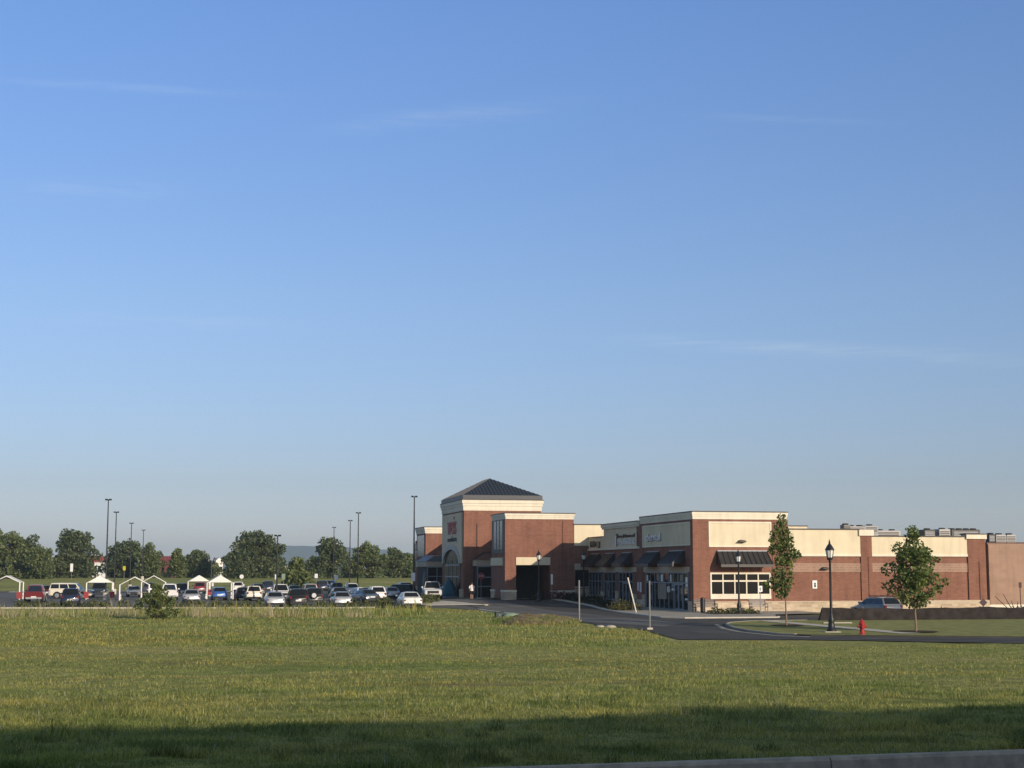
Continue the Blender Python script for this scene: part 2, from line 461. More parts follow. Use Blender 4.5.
strip('island_kerb', [(-11.6, 151.2), (-7.8, 143.0), (-2.2, 143.6)], .28, .14, 'concrete')
sheet('traffic_island', isl, .11, 'concrete')
strip('road_kerb', [W(-15.3, 12), W(-15.4, -6), W(-15.5, -14)], -.3, .12, 'concrete')
# repairs and sealed seams in the road
for q in ([W(-12.2, -4), W(-9.6, -4.2), W(-9.5, -12), W(-12.1, -11.8)], [W(-7.6, 14), W(-5.6, 14.2), W(-5.5, 21), W(-7.5, 21)], [(10.2, 84.5), (11.9, 84.8), (11.7, 88.4), (10.1, 88.0)], [(17.5, 77.4), (19.6, 77.2), (20.2, 78.6), (18.0, 78.9)]):
    sheet('road_patch', q, .044, 'asphalt')
for line in ([W(-12.0, 34), W(-11.8, 10), W(-12.1, -12), W(-11.0, -28)], [W(-15.0, 5), W(-10, 5.4), W(-6.2, 5.1)], [(8.3, 86), (10.2, 86.6), (13.0, 86.2)], [(9.0, 80), (14, 79.2), (25, 76.5)]):
    pp_ = resample(line, 2.5); le, ri = [], []
    for i_, q in enumerate(pp_):
        a_ = Vector(pp_[max(0, i_-1)]); b_ = Vector(pp_[min(len(pp_)-1, i_+1)]); d_ = (b_-a_).normalized(); n2 = Vector((-d_.y, d_.x))*.06; w2 = .12*math.sin(i_*2.3)
        le.append((q[0]+n2.x+w2, q[1]+n2.y)); ri.append((q[0]-n2.x+w2, q[1]-n2.y))
    sheet('tar_seam', le+ri[::-1], .048, 'dark_coping', 8.)
# lawn island with the street trees
lawn = [(15.8, 103.4), (14.1, 100.4), (13.55, 97.5), (13.25, 92), (13.45, 87.1), (14.3, 83.0), (15.6, 81.2), (25.9, 79.1), (60, 87), (60, 114.7), (30, 107.7), (20, 105.2)]
sheet('lawn', lawn, .11, 'verge_grass')
strip('lawn_kerb', [(20, 105.2), (15.8, 103.4), (14.1, 100.4), (13.55, 97.5), (13.25, 92), (13.45, 87.1), (14.3, 83.0), (15.0, 82.0)], -.2, .13, 'old_kerb', step=2)
strip('lawn_edge', [(15.0, 82.0), (15.6, 81.2), (25.9, 79.1), (60, 87)], -.2, .10, 'new_asphalt', step=2)
strip('kerb_gutter', [(13.1, 98.6), (12.65, 92), (12.85, 86.9), (13.9, 82.3), (15.4, 80.4)], -.32, .045, 'sidewalk_concrete', base=0, step=2)
sheet('footpath', [(17.4, 103.6), (17.9, 101.2), (21.7, 82.4), (20.4, 82.0), (16.6, 101.6), (16.3, 103.2)], .135, 'concrete')
for cx, cy, r in ((16.7, 94.3, 1.0), (21.96, 84.6, 1.2)):
    sheet('mulch_ring', [(cx+r*math.cos(t)*(1+.12*math.sin(3*t)), cy+r*1.3*math.sin(t)) for t in np.linspace(0, 2*PI, 14)[:-1]], .15, 'mulch', 1.)

# dirt mound in the field
mp = []
cx, cy = 1.6, 105.0
mv = MB(); rings = []
for i, fr in enumerate((1, .86, .7, .52, .34, .15)):
    ring = []
    for k in range(30):
        t = 2*PI*k/30
        rx = 2.9*fr*(1+.12*math.sin(3*t+1)+.07*math.sin(7*t)); ry = 7.5*fr*(1+.1*math.sin(2*t))
        x, y = cx+rx*math.cos(t), cy+ry*math.sin(t)
        h = .36*(1-fr**1.6)*(1+.25*math.sin(2.3*x)+.2*math.sin(1.9*y+2))+.16*random.random()*(i > 0)
        ring.append((x, y, T(x, y)-(.06 if i == 0 else -.0)+h))
    rings.append(ring)
mv.loft(rings)
tag(mv.build('dirt_mound', 'soil', smooth=25), kind='structure')

# weeds growing over the mound
n_ = 3800
ang = RNG.uniform(0, 2*PI, n_); fr = RNG.uniform(.1, 1.08, n_)**.6
bx = 1.6+2.9*fr*np.cos(ang); by = 105.0+7.5*fr*np.sin(ang)
keep = np.sin(bx*2.1+1)*np.sin(by*1.3)+.6*np.sin(bx*4.3+by*2.)+(fr > .8)*.8 > -.1
bx, by, fr = bx[keep], by[keep], fr[keep]
bz = np.array([T(a, b) for a, b in zip(bx, by)])+.34*np.clip(1-fr**1.6, 0, 1)
hh = RNG.uniform(.08, .26, len(bx)); t_ = RNG.uniform(0, PI, len(bx)); l_ = RNG.uniform(-.5, .5, (len(bx), 2))*hh[:, None]
vv = np.stack([np.stack([bx-.03*np.cos(t_), by-.03*np.sin(t_), bz], 1), np.stack([bx+.03*np.cos(t_), by+.03*np.sin(t_), bz], 1), np.stack([bx+l_[:, 0], by+l_[:, 1], bz+hh], 1)], 1).reshape(-1, 3)
k_ = np.arange(len(bx))*3
tag(fast('mound_weeds', vv, np.stack([k_, k_+1, k_+2], 1), 'grass_blade'), kind='stuff')

# wooded ridge far behind
hv = []; hx = np.linspace(-4600, 2400, 260)
def ridge(x):
    px = 512+1551*x/6000
    pts = [(-900, 16), (0, 14), (170, 14), (225, 24), (262, 44), (285, 51), (330, 50.5), (350, 47.5), (385, 43), (415, 35), (470, 27), (560, 14), (900, 5), (1100, 3)]
    for (a, h1), (b, h2) in zip(pts, pts[1:]):
        if a <= px <= b: return h1+(h2-h1)*S(a, b, px)
    return 5
dep = [(5400, 0), (5550, .25), (5750, .7), (5900, .97), (6000, 1), (6200, .6), (6500, 0)]
for y, f in dep:
    for x in hx:
        hv.append((x, y+40*math.sin(x*.004), 2.5+f*(ridge(x)*1.96-2)+(f*1.6*math.sin(x*.055)*math.sin(x*.018+y)+f*.8*math.sin(x*.15))))
n = len(hx)
fa = [(j*n+i, j*n+i+1, (j+1)*n+i+1, (j+1)*n+i) for j in range(len(dep)-1) for i in range(n-1)]
h = fast('hill', hv, fa, 'wooded_hill'); h.data.polygons.foreach_set('use_smooth', [True]*len(fa)); tag(h, kind='structure')

# ------------------------------------------------------------------ grass
def blades(n, pxr, rowr, hgt, wid, m, name, region=None, lean=.5, power=1., minw=.00042):
    """blades spread evenly over the part of the field the view covers"""
    px = RNG.uniform(pxr[0], pxr[1], n); row = rowr[0]+(rowr[1]-rowr[0])*RNG.random(n)**power
    y = EYE*1540/(row-571.0)
    for _ in range(12):
        x = (px-512)/1540*y*1.0
        s = y-.27*x
        tt = np.clip((s-15.3)/46.7, 0, 1); z = 1.64*(1-tt*tt*(3-2*tt))
        y = (EYE-z)*1540/(row-571.0)
    x = (px-512)/1540*y
    ok = (y-.27*x > 14.31)
    if region is not None: ok &= region(x, y)
    x, y = x[ok], y[ok]; n = len(x)
    z = np.array([T(a, b) for a, b in zip(x, y)])-.01
    near = y-.27*x < 15.1
    z[near] = 1.615
    patch = .75+.5*(np.sin(x*.8+np.sin(y*.3)*2)*np.sin(y*.35+.7)*.5+.5)
    # tufts: clumps of taller blades a hand or two wide
    gx, gy = np.floor(x*3.1+.7*np.sin(y*2.3)).astype(np.int64), np.floor(y*2.2+.7*np.sin(x*1.9)).astype(np.int64)
    hsh = ((gx*73856093) ^ (gy*19349663)) & 1023
    patch = patch*np.where(hsh < 130, 1.75, np.where(hsh > 800, .5, 1.))
    hh = hgt*RNG.uniform(.45, 1.25, n)*patch
    ww = np.maximum(wid*RNG.uniform(.6, 1.3, n), minw*y)
    t = RNG.uniform(0, 2*PI, n); l = RNG.uniform(0, lean, n)*hh
    la = RNG.uniform(0, 2*PI, n)
    dx, dy = np.cos(t)*ww/2, np.sin(t)*ww/2
    lx, ly = np.cos(la)*l, np.sin(la)*l
    v = np.empty((n, 5, 3), np.float32)
    v[:, 0] = np.stack([x-dx, y-dy, z], 1); v[:, 1] = np.stack([x+dx, y+dy, z], 1)
    v[:, 2] = np.stack([x+dx*.7+lx*.35, y+dy*.7+ly*.35, z+hh*.6], 1); v[:, 3] = np.stack([x-dx*.7+lx*.35, y-dy*.7+ly*.35, z+hh*.6], 1)
    v[:, 4] = np.stack([x+lx, y+ly, z+hh*.97], 1)
    b = np.arange(n)*5
    f = np.concatenate([np.stack([b, b+1, b+2], 1), np.stack([b, b+2, b+3], 1), np.stack([b+3, b+2, b+4], 1)])
    return tag(fast(name, v.reshape(-1, 3), f, m), kind='stuff')

def not_road(x, y):
    return ((y < 76.3+.235*np.maximum(x-9, 0)*.0) & (y-.0*x < 76)) & ~((x > 13) & (y > 72.2+.17*(x-24)))
blades(540000, (-460, 1480), (640, 775), .062, .0075, 'grass_blade', 'grass', not_road, 1.3)
TC = RNG.uniform(0, 1, (900, 2)); TCy = 14.6+TC[:, 0]**1.2*44; TCx = (TC[:, 1]-.5)*1.5*TCy; TCr = RNG.uniform(.05, .17, 900)*(.7+TCy/60)
def tufts(x, y):
    out = np.zeros(len(x), bool)
    for cx_, cy_, r_ in zip(TCx, TCy, TCr): out |= (x-cx_)**2+(y-cy_)**2 < r_*r_
    return out
leaf_mat('tuft_blade', (.075, .105, .032), (.16, .195, .06), (.27, .29, .10), .4)
blades(420000, (-460, 1480), (655, 775), .11, .008, 'tuft_blade', 'tall_tufts', tufts, .9)
blades(2600, (-460, 1480), (690, 766), .085, .008, 'clover_white', 'seed_heads', None, .5)
def left_field(x, y):
    u = (x-C0[0])*UV[0]+(y-C0[1])*UV[1]
    return np.where(y < 93.5, x < np.minimum(7.65, 6.5+(93.9-y)*.234), np.where(y < 101, u < -16.3, u < -15.7)) & (y < 139.5)
blades(122000, (-420, 690), (609.6, 645), .11, .02, 'grass_blade', 'field_grass', left_field, .8)
CL = [RNG.uniform(-40, -33, 15), RNG.uniform(-33, -27.5, 12), RNG.uniform(-25, -21, 8), RNG.uniform(-20.5, -15.5, 7), RNG.uniform(-15, -9, 2), RNG.uniform(-60, -40, 22)]
CL = np.concatenate(CL); CLY = RNG.uniform(-2.6, 2.6, len(CL)); CLR = RNG.uniform(.14, .62, len(CL))
def band(x, y):
    d2 = np.min((((x[:, None]-CL)**2+((y[:, None]-116.5-CLY)*.5)**2)/CLR**2), 1)
    return (RNG.random(len(x)) < .62*np.exp(-d2*1.6)) | ((np.abs(y-116.5) < 3.4) & (x < -9) & (RNG.random(len(x)) < .035))
blades(150000, (-140, 420), (610.5, 625), .74, .012, 'dry_blade', 'dry_grass', band, .7, minw=.00022)
def band2(x, y): return ((np.abs(y-121) < 5.) & (x < -7)) | ((np.abs(y-134) < 6) & (x > -31) & (x < -7))
blades(16000, (-140, 470), (608.8, 622), .5, .02, 'grass_blade', 'tall_grass', band2, .5)

# ------------------------------------------------------------------ leaves, trees, shrubs
def leaf_cloud(pts, size, flat=.0):
    pts = np.asarray(pts, dtype=np.float32); n = len(pts)
    a = RNG.normal(size=(n, 3)); a /= np.linalg.norm(a, axis=1)[:, None]
    b = RNG.normal(size=(n, 3)); b -= (b*a).sum(1)[:, None]*a; b /= np.linalg.norm(b, axis=1)[:, None]
    sz = size*RNG.uniform(.45, 1.5, n)[:, None]
    a = a*sz*.5; b = b*sz*.36
    v = np.stack([pts-a, pts+b-a*.1, pts+a, pts-b-a*.1], 1).reshape(-1, 3)
    k = np.arange(n)*4
    return v, np.stack([k, k+1, k+2, k+3], 1)

def crown_points(clumps, per, spread):
    out = []
    for (x, y, z, r) in clumps:
        k = max(6, int(per*r*r/(spread*spread)))
        d = RNG.normal(size=(k, 3)); d /= np.linalg.norm(d, axis=1)[:, None]
        rad = r*RNG.uniform(.25, 1, k)**.5
        out.append(np.array([x, y, z])+d*rad[:, None]*np.array([1, 1, .8]))
    return np.concatenate(out)

def make_tree(name, label, loc, trunk_h, crown, leafm, size, trunk_r, barkm, per=40, spread=.5, group=None, cat='tree', seed=0, trunk_top=None):
    """crown: list of clumps (x, y, z, r)"""
    t = thing(name, label, cat, loc, 0, group)
    zt = trunk_top or trunk_h
    rnd = random.Random(seed)
    mb = MB()
    pts = [(0, 0, -.1), (.02, 0, trunk_h*.3), (-.02*trunk_h*.2, .01, trunk_h*.7), (0, 0, zt)]
    mb.tube(pts, [trunk_r*1.25, trunk_r, trunk_r*.85, trunk_r*.35], 8)
    for (x, y, z, r) in crown:
        if rnd.random() < .45:
            z0 = max(trunk_h*.75, min(zt*.95, z-.6*math.hypot(x, y)-.2*r))
            mb.tube([(0, 0, z0), (x*.5, y*.5, z0+(z-z0)*.6), (x*.95, y*.95, z)], [trunk_r*.55, trunk_r*.36, trunk_r*.14], 5)
    mb.build('trunk', barkm, t, smooth=60)
    v, f = leaf_cloud(crown_points(crown, per, spread), size)
    fast('crown', v, f, leafm, t)
    return t

def clumps_from_profile(prof, n, rad, seed, jitter=.15):
    """prof: (z, halfwidth) list; clumps spread near the surface and inside"""
    rnd = random.Random(seed); out = []
    zs = [p[0] for p in prof]
    wts = []
    for i in range(n):
        while True:
            z = rnd.uniform(zs[0], zs[-1])
            hw = np.interp(z, zs, [p[1] for p in prof])
            if rnd.random() < (hw/max(p[1] for p in prof))+.08: break
        t = rnd.uniform(0, 2*PI); q = hw*rnd.uniform(.1, 1)**.6*(1+rnd.uniform(-jitter, jitter))
        q = max(0, q-rad*.35)
        out.append((q*math.cos(t), q*math.sin(t), z, rad*rnd.uniform(.55, 1.25)))
    return out

# the two street trees on the lawn island
tp = gp(16.62, 94.4)
cl = [(-.05, 0, 6.68, .3), (.0, 0, 6.4, .38), (-.15, .1, 6.1, .42), (.15, -.1, 5.95, .4), (-.3, .1, 5.6, .5), (.3, 0, 5.5, .5), (-.35, -.1, 5.05, .5), (.35, .15, 5.1, .55), (-.4, .1, 4.7, .5), (.45, 0, 4.6, .5),
      (0, .2, 4.9, .5), (-.75, 0, 4.55, .22), (-.75, .05, 5.3, .2), (.85, -.1, 4.45, .38), (1.05, 0, 4.35, .3), (.6, .1, 4.2, .5), (.05, 0, 4.2, .5), (-.25, 0, 4.0, .42), (.3, .1, 3.75, .5), (-.3, .05, 3.45, .5), (.3, 0, 3.2, .52), (-.4, .1, 2.95, .5),
      (.3, .1, 2.8, .5), (-.3, -.1, 2.5, .45), (.15, 0, 2.4, .45), (-.1, 0, 2.1, .4), (-.65, 0, 2.6, .28), (-.95, 0, 2.9, .2), (-1.3, 0, 2.72, .2), (-1.05, .05, 2.55, .2)]
cl = [(x_*.85-.16, y_, z_*1.0-.12*(z_ < 3.5), r_*.94) for x_, y_, z_, r_ in cl]
make_tree('street_tree', 'tall narrow young tree with broken columnar crown on the lawn island before the dark window', tp, 1.7, cl, 'leaf_street_tree', .17, .055, 'bark', 150, .5, 'street trees on the lawn island', seed=3, trunk_top=5.8)
tp = gp(21.96, 84.75)
prof = [(1.6, .5), (1.95, 1.15), (2.4, 1.5), (2.9, 1.6), (3.5, 1.45), (4.1, 1.2), (4.7, .9), (5.2, .6), (5.65, .3)]
cl = clumps_from_profile(prof, 120, .40, 5, .22) + [(0, 0, 5.75, .25), (.1, .05, 5.5, .35)]
make_tree('street_tree', 'broad conical young tree with dense green crown standing before the dark barrier', tp, 1.6, cl, 'leaf_street_tree', .165, .065, 'bark', 85, .5, 'street trees on the lawn island', seed=4, trunk_top=5)

# multi-stemmed sapling at the edge of the field
x, y = -25.2, 110.5
cl = clumps_from_profile([(.1, .9), (.4, 1.3), (.9, 1.4), (1.4, 1.2), (1.8, .85), (2.3, .4)], 70, .32, 9, .4)
cl = [c for c in cl if random.random() < .92]+[(-1.45, 0, .9, .3), (1.5, .1, .6, .3), (1.1, 0, 1.4, .3), (-.3, 0, 2.4, .25), (.35, 0, 2.2, .28)]
make_tree('sapling', 'loose rounded bushy sapling in the field edge in front of the cart corral canopies', gp(x, y), .3, cl, 'leaf_far_light', .17, .04, 'far_bark', 105, .5, seed=6, trunk_top=1.9)

# far trees beyond the car park
FT = [ # pixel column, distance, top height, half width, base skirt, kind, label
 (10, 340, 10.6, 4.8, .6, 'mid', 'broad tree at the left edge behind the first cart canopy'),
 (-14, 352, 12, 5.5, .6, 'mid', 'leafy tree cut by the left edge, behind the first cart canopy'),
 (28, 352, 9.8, 3.6, .6, 'dark', 'dark tree behind the broad tree at the left edge'),
 (41, 336, 7.4, 3.0, .3, 'mid', 'low rounded tree at the right end of the left tree clump'),
 (72, 352, 11.2, 5.4, .9, 'dark', 'big dark rounded tree behind the red pickup and white SUV'),
 (117, 366, 8.2, 3.2, .6, 'dark', 'dark tree behind the two tall left light poles'),
 (128, 362, 8.6, 4.4, .6, 'dark', 'dark spreading tree left of the maroon roofed barn'),
 (148, 356, 8.0, 3.4, .5, 'mid', 'mid green tree touching the left end of the maroon roof'),
 (177, 358, 7.2, 2.2, .5, 'light', 'small light green tree right of the maroon roof'),
 (196, 368, 6.2, 3.8, .3, 'dark', 'low wide tree behind the pointed cart canopies'),
 (207, 380, 4.6, 2.6, .3, 'mid', 'low tree beside the white gabled house'),
 (254, 352, 11.2, 6.0, .6, 'dark', 'largest dark tree, left of the blue ridge'),
 (237, 340, 6.6, 3.0, .3, 'dark', 'lower dark tree at the left foot of the largest tree'),
 (297, 262, 5.3, 2.6, .2, 'light', 'light green young tree in front of the blue ridge'),
 (331, 344, 9.2, 3.9, 1.1, 'dark', 'dark round tree right of the light green young tree'),
 (367, 348, 8.2, 3.9, .7, 'mid', 'green round tree behind the pair of slim light poles'),
 (394, 356, 6.8, 3.4, .6, 'dark', 'low tree between the green round tree and the grocery store'),
 (408, 366, 5.8, 2.6, .4, 'mid', 'small tree hard against the left wall of the grocery store'),
 (60, 420, 6.0, 4, .3, 'mid', 'distant tree filling the gap left of the big dark tree'),
 (313, 372, 5.0, 2.6, .3, 'mid', 'small tree between the young tree and the dark round tree'),
 (349, 372, 4.6, 2.4, .3, 'mid', 'low tree in the gap under the slim light poles'),
 (275, 380, 6.2, 2.6, .4, 'dark', 'small dark tree at the right foot of the largest tree')]
for i, (px, d, ht, hw, sk, kd, lb) in enumerate(FT):
    x = (px-512)/1551.4*d; z = T(x, d)
    ht += max(0, 1.6-z)*.0
    hw *= 1.06; ht *= .97; prof = [(sk*.5, hw*.62), (ht*.18+sk*.3, hw*.95), (ht*.36, hw), (ht*.58, hw*.96), (ht*.76, hw*.80), (ht*.88, hw*.56), (ht*.95, hw*.3)]
    if kd == 'light': prof = [(sk, hw*.6), (ht*.25, hw), (ht*.5, hw*.75), (ht*.75, hw*.4), (ht, hw*.08)]
    cl = clumps_from_profile(prof, int(30+hw*ht*1.6), .95+.07*hw, 20+i, .12)
    make_tree('broadleaf_tree', lb, (x, d, z), max(.8, ht*.25), cl, 'leaf_far_'+kd, .52, .05*hw, 'far_bark', 44, .9, 'trees beyond the car park', seed=i, trunk_top=ht*.75)

# scrub at the feet of the trees: a continuous far hedge mass
pts = []
for k in range(640):
    px = RNG.uniform(-40, 425); d = 372+RNG.uniform(0, 20); x = (px-512)/1551.4*d
    hh = 2.0+1.3*math.sin(px*.07)+.8*math.sin(px*.19)
    c = np.array([x, d, T(x, d)+RNG.uniform(.1, max(.5, hh))])
    pts.append(c+RNG.normal(size=(14, 3))*np.array([.8, .7, .5]))
v, f = leaf_cloud(np.concatenate(pts), .55)
tag(fast('undergrowth', v, f, 'leaf_far_mid'), kind='stuff')

def make_shrub(label, loc, rx, ry, rz, leafm, name='shrub', n=170, size=.13, group=None, stem=True):
    t = thing(name, label, 'shrub', loc, 0, group)
    d = RNG.normal(size=(n, 3)); d /= np.linalg.norm(d, axis=1)[:, None]; d[:, 2] = np.abs(d[:, 2])
    p = d*RNG.uniform(.55, 1, n)[:, None]*np.array([rx, ry, rz])
    p *= (1+.14*np.sin(d[:, 0]*7+d[:, 1]*5+loc[0]))[:, None]
    p[:, 2] += .03
    v, f = leaf_cloud(p, size)
    fast('foliage', v, f, leafm, t)
    if stem:
        mb = MB()
        for k in range(5):
            a = k*1.256; mb.tube([(0, 0, -.06), (.5*rx*math.cos(a), .5*ry*math.sin(a), rz*.65)], [.03, .012], 5)
        mb.build('stem', 'far_bark', t)
    return t

SH = [(22, 'left of the red pickup'), (37, 'under the tail of the red pickup'), (54, 'left of the navy car'), (71, 'in front of the navy car'),
      (88, 'by the second cart canopy'), (97, 'left of the pole footing'), (106, 'before the tall pole footing'), (124, 'before the third cart canopy'), (171, 'before the white pickup tail'), (187, 'in front of the small silver sedan'),
      (201, 'left of the blue hatchback'), (216, 'in front of the blue hatchback'), (231, 'right of the blue hatchback'), (245, 'left of the boxy white wagon'), (260, 'under the boxy white wagon'),
      (324, 'right of the spare wheel car'), (355, 'right of the silver compact'), (367, 'left of the red lamped SUV'), (379, 'right of the red lamped SUV'), (390, 'left of the nearest white sedan')]
for i, (px, w) in enumerate(SH):
    d = 142.6+.35*math.sin(i*2.1); x = (px-512)/1551.4*d
    make_shrub('low green shrub on the car park kerb '+w, gp(x, d)[:2]+(T(x, d)+.09,), .78+.16*math.sin(i*1.7), .6, .68+.1*math.sin(i*2.9), 'leaf_shrub', n=150, size=.19, group='shrubs along the car park kerb')
for px, d, rx, w in ((431, 150.0, 1.0, 'tallest kerb hedge shrub in front of the white pickup with the dark grille'), (424, 147.5, .9, 'dark hedge shrub just right of the nearest white sedan'), (385, 147.5, .75, 'rounded shrub between two parked cars near the island')):
    x = (px-512)/1551.4*d
    make_shrub(w, (x, d, T(x, d)+.05), rx, .8, .95, 'leaf_shrub', n=330, size=.16, group='hedge shrubs at the traffic island')
BED = [(-2.7, 27.6, .9, .7, 'leaf_shrub_dark', 'dark shrub at the far end of the bed near the grocery lamp'), (-2.9, 24.5, .8, .55, 'leaf_shrub_dark', 'dark low shrub in the bed behind the bare grey post'),
       (-2.6, 21.2, .95, .85, 'leaf_shrub_dark', 'rounded dark shrub left of the shop doors'), (-2.8, 17.8, .95, .9, 'leaf_shrub_dark', 'rounded dark shrub before the shop doors'), (-3.3, 13.8, .9, .6, 'leaf_shrub_dark', 'dark shrub between the shop doors and the golden bush'),
       (-3.9, 7.0, 1.5, .95, 'leaf_shrub_gold', 'golden green bush beside the leaning white post'), (-4.3, 4.6, 1.3, .75, 'leaf_shrub_gold', 'smaller golden bush right of the leaning white post'),
       (-4.2, 31.1, .9, .95, 'leaf_shrub_red', 'reddish flowering shrub at the foot of the grocery brick wall'), (-3.0, 31.0, .8, .7, 'leaf_shrub_red', 'lower reddish shrub right of the flowering one'), (-5.6, 31.0, .8, .6, 'leaf_shrub_dark', 'dark shrub before the drive-through opening'),
       (-2.2, 30.0, .9, .6, 'leaf_shrub_dark', 'dark shrub under the corner window')]
for u, v, rx, rz, lm, lb in BED:
    p = at(u, v); make_shrub(lb, (p[0], p[1], p[2]+.12), rx, rx*.8, rz, lm, n=300, size=.16, group='shrubs in the shop front beds')
for u, v, rx, rz, lb in ((-.15, -6.0, .9, .42, 'low green shrub under the bench left of the lamp'), (1.0, -6.4, .8, .40, 'low green shrub at the foot of the lamp by the dark window'), (2.3, -6.2, .85, .42, 'low green shrub right of the lamp by the dark window')):
    p = at(u, v); make_shrub(lb, (p[0], p[1], p[2]+.12), rx, .6, rz, 'leaf_shrub', n=260, size=.13, group='shrubs by the front benches')
make_shrub('small dark bush before the tan block wall', gp(37.0, 118.0), .8, .7, .5, 'leaf_shrub_dark', n=150, size=.16)
t = make_shrub('straggly dark bush with bare stalks before the tan block wall', gp(37.9, 117.0), 1.0, .8, .75, 'leaf_shrub_dark', n=170, size=.16)
mb = MB()
for a, b in ((-1.5, 1.5), (-.9, 1.7), (-.3, 1.2), (.2, 1.15), (.9, .9)): mb.tube([(a*.2, 0, .3), (a, .1, b)], [.04, .02], 5)
mb.build('stalk', 'far_bark', t)

# ------------------------------------------------------------------ retail building (corner shop and its neighbours)
def walls(name, parent, m, *boxes):
    if name in ('stone_base', 'stone_cap', 'plinth') and len(boxes) > 1:
        for b in boxes: MB().box(*b).build(name, m, parent)
        return
    mb = MB()
    for b in boxes: mb.box(*b)
    return mb.build(name, m, parent)

RB = thing('retail_building', 'brick and cream shop building with dark awnings and stone base at the right', 'building', (C0[0], C0[1], 0), TH)
H1, H2, H3 = 8.3, 7.98, 6.82
# masonry body (left face u=0, front face v=0)
wb = walls('wall', RB, 'red_brick', (0, 8.25, 0, 14.4, -.3, 7.64), (.02, 8.48, 14.4, 26.2, -.3, 5.5), (.04, 8.46, 26.2, 31.78, -.3, 5.5), (8.2, 26.4, .02, 31.7, -.3, 6.0))
# corner piers and mid pilasters proud of the wall
walls('pier', RB, 'red_brick', (-.05, 1.38, -.05, .55, .92, 7.62)); walls('pier', RB, 'red_brick', (6.9, 8.3, -.05, .6, .92, 7.62))
walls('pier', RB, 'red_brick', (-.06, .3, 13.55, 15.3, .92, 7.6))
walls('pilaster', RB, 'red_brick', (14.78, 15.8, -.1, .3, .3, 6.35)); walls('pilaster', RB, 'red_brick', (24.65, 26.3, -.12, .5, .95, 6.12))
walls('downspout', RB, 'red_brick', (15.42, 15.52, -.16, -.1, 0, 4.6)); walls('downspout', RB, 'red_brick', (25.65, 25.76, -.19, -.12, .9, 4.2))
# cornice of the corner block in three steps, and coping
def cornice(parent, u0, u1, v0, v1, z0, z1, d=.28, m='cream_trim'):
    mb = MB(); h = z1-z0
    mb.box(u0-d*.35, u1+d*.35, v0-d*.35, v1+d*.35, z0, z0+h*.38)
    mb.box(u0-d*.65, u1+d*.65, v0-d*.65, v1+d*.65, z0+h*.38, z0+h*.66)
    mb.box(u0-d, u1+d, v0-d, v1+d, z0+h*.66, z1)
    mb.build('cornice', m, parent)
    MB().box(u0-d*1.15, u1+d*1.15, v0-d*1.15, v1+d*1.15, z1, z1+.09).build('coping', 'dark_coping', parent)
cornice(RB, 0, 8.2, 0, 14.2, 7.64, 8.22, .11)
# shop fascia beyond the corner block
walls('fascia', RB, 'cream_stucco', (-.04, 8.4, 15.3, 26.15, 5.62, 7.45), (-.02, 8.36, 26.15, 31.74, 5.62, 6.74))
walls('fascia_moulding', RB, 'cream_trim', (-.14, 8.4, 14.42, 31.76, 5.44, 5.62), (-.18, 8.6, 14.43, 26.35, 7.45, 7.62), (-.26, 8.62, 14.44, 26.45, 7.62, 7.90))
walls('coping', RB, 'dark_coping', (-.30, 8.66, 14.45, 26.50, 7.90, 7.98), (-.10, 8.4, 26.5, 31.77, 6.74, 6.82))
# recessed sign panels with light frames on the corner block
def framed_panel(parent, axis_, lo, hi, z0, z1, plane, d=.09):
    if axis_ == 'u':
        walls('panel', parent, 'cream_stucco', (lo+.12, hi-.12, plane-d*.5, plane+.02, z0+.12, z1-.12))
        walls('panel_frame', parent, 'cream_trim', (lo, hi, plane-d, plane+.02, z0, z0+.12), (lo, hi, plane-d, plane+.02, z1-.14, z1), (lo, lo+.12, plane-d, plane+.02, z0+.12, z1-.14), (hi-.12, hi, plane-d, plane+.02, z0+.12, z1-.14))
    else:
        walls('panel', parent, 'cream_stucco', (plane-d*.5, plane+.02, lo+.12, hi-.12, z0+.12, z1-.12))
        walls('panel_frame', parent, 'cream_trim', (plane-d, plane+.02, lo, hi, z0, z0+.12), (plane-d, plane+.02, lo, hi, z1-.14, z1), (plane-d, plane+.02, lo, lo+.12, z0+.12, z1-.14), (plane-d, plane+.02, hi-.12, hi, z0+.12, z1-.14))
framed_panel(RB, 'u', 1.33, 6.83, 5.36, 7.45, 0)
framed_panel(RB, 'v', .55, 13.5, 5.5, 7.45, 0)
# long side wall: cream band, brick, tan band, stone foot
walls('cream_band', RB, 'cream_stucco', (8.4, 14.78, -.07, .1, 4.82, 6.82), (15.8, 24.65, -.07, .1, 4.82, 6.27))
walls('band_moulding', RB, 'cream_trim', (8.4, 14.78, -.11, .1, 4.62, 4.82), (15.8, 24.65, -.11, .1, 4.62, 4.82))
walls('coping', RB, 'dark_coping', (8.4, 14.78, -.12, .4, 6.82, 6.92), (15.8, 24.65, -.12, .4, 6.27, 6.37))
walls('tan_band', RB, 'tan_brick', (8.4, 14.78, -.03, .1, 3.30, 4.05), (15.8, 24.65, -.03, .1, 3.30, 4.05))
walls('cap', RB, 'cream_trim', (14.62, 15.95, -.24, .6, 6.35, 6.84)); walls('cap', RB, 'cream_trim', (24.5, 26.4, -.26, .7, 6.12, 6.50)); walls('coping', RB, 'dark_coping', (24.42, 26.48, -.30, .8, 6.50, 6.58))
walls('stone_base', RB, 'field_stone', (-.12, 8.62, -.12, .3, -.3, .84), (8.62, 15.0, -.08, .2, -.3, .84), (15.0, 26.5, -.17, .2, -.3, .62), (-.12, .2, .3, 1.1, -.3, .84), (-.11, .2, 13.4, 15.4, -.3, .84))
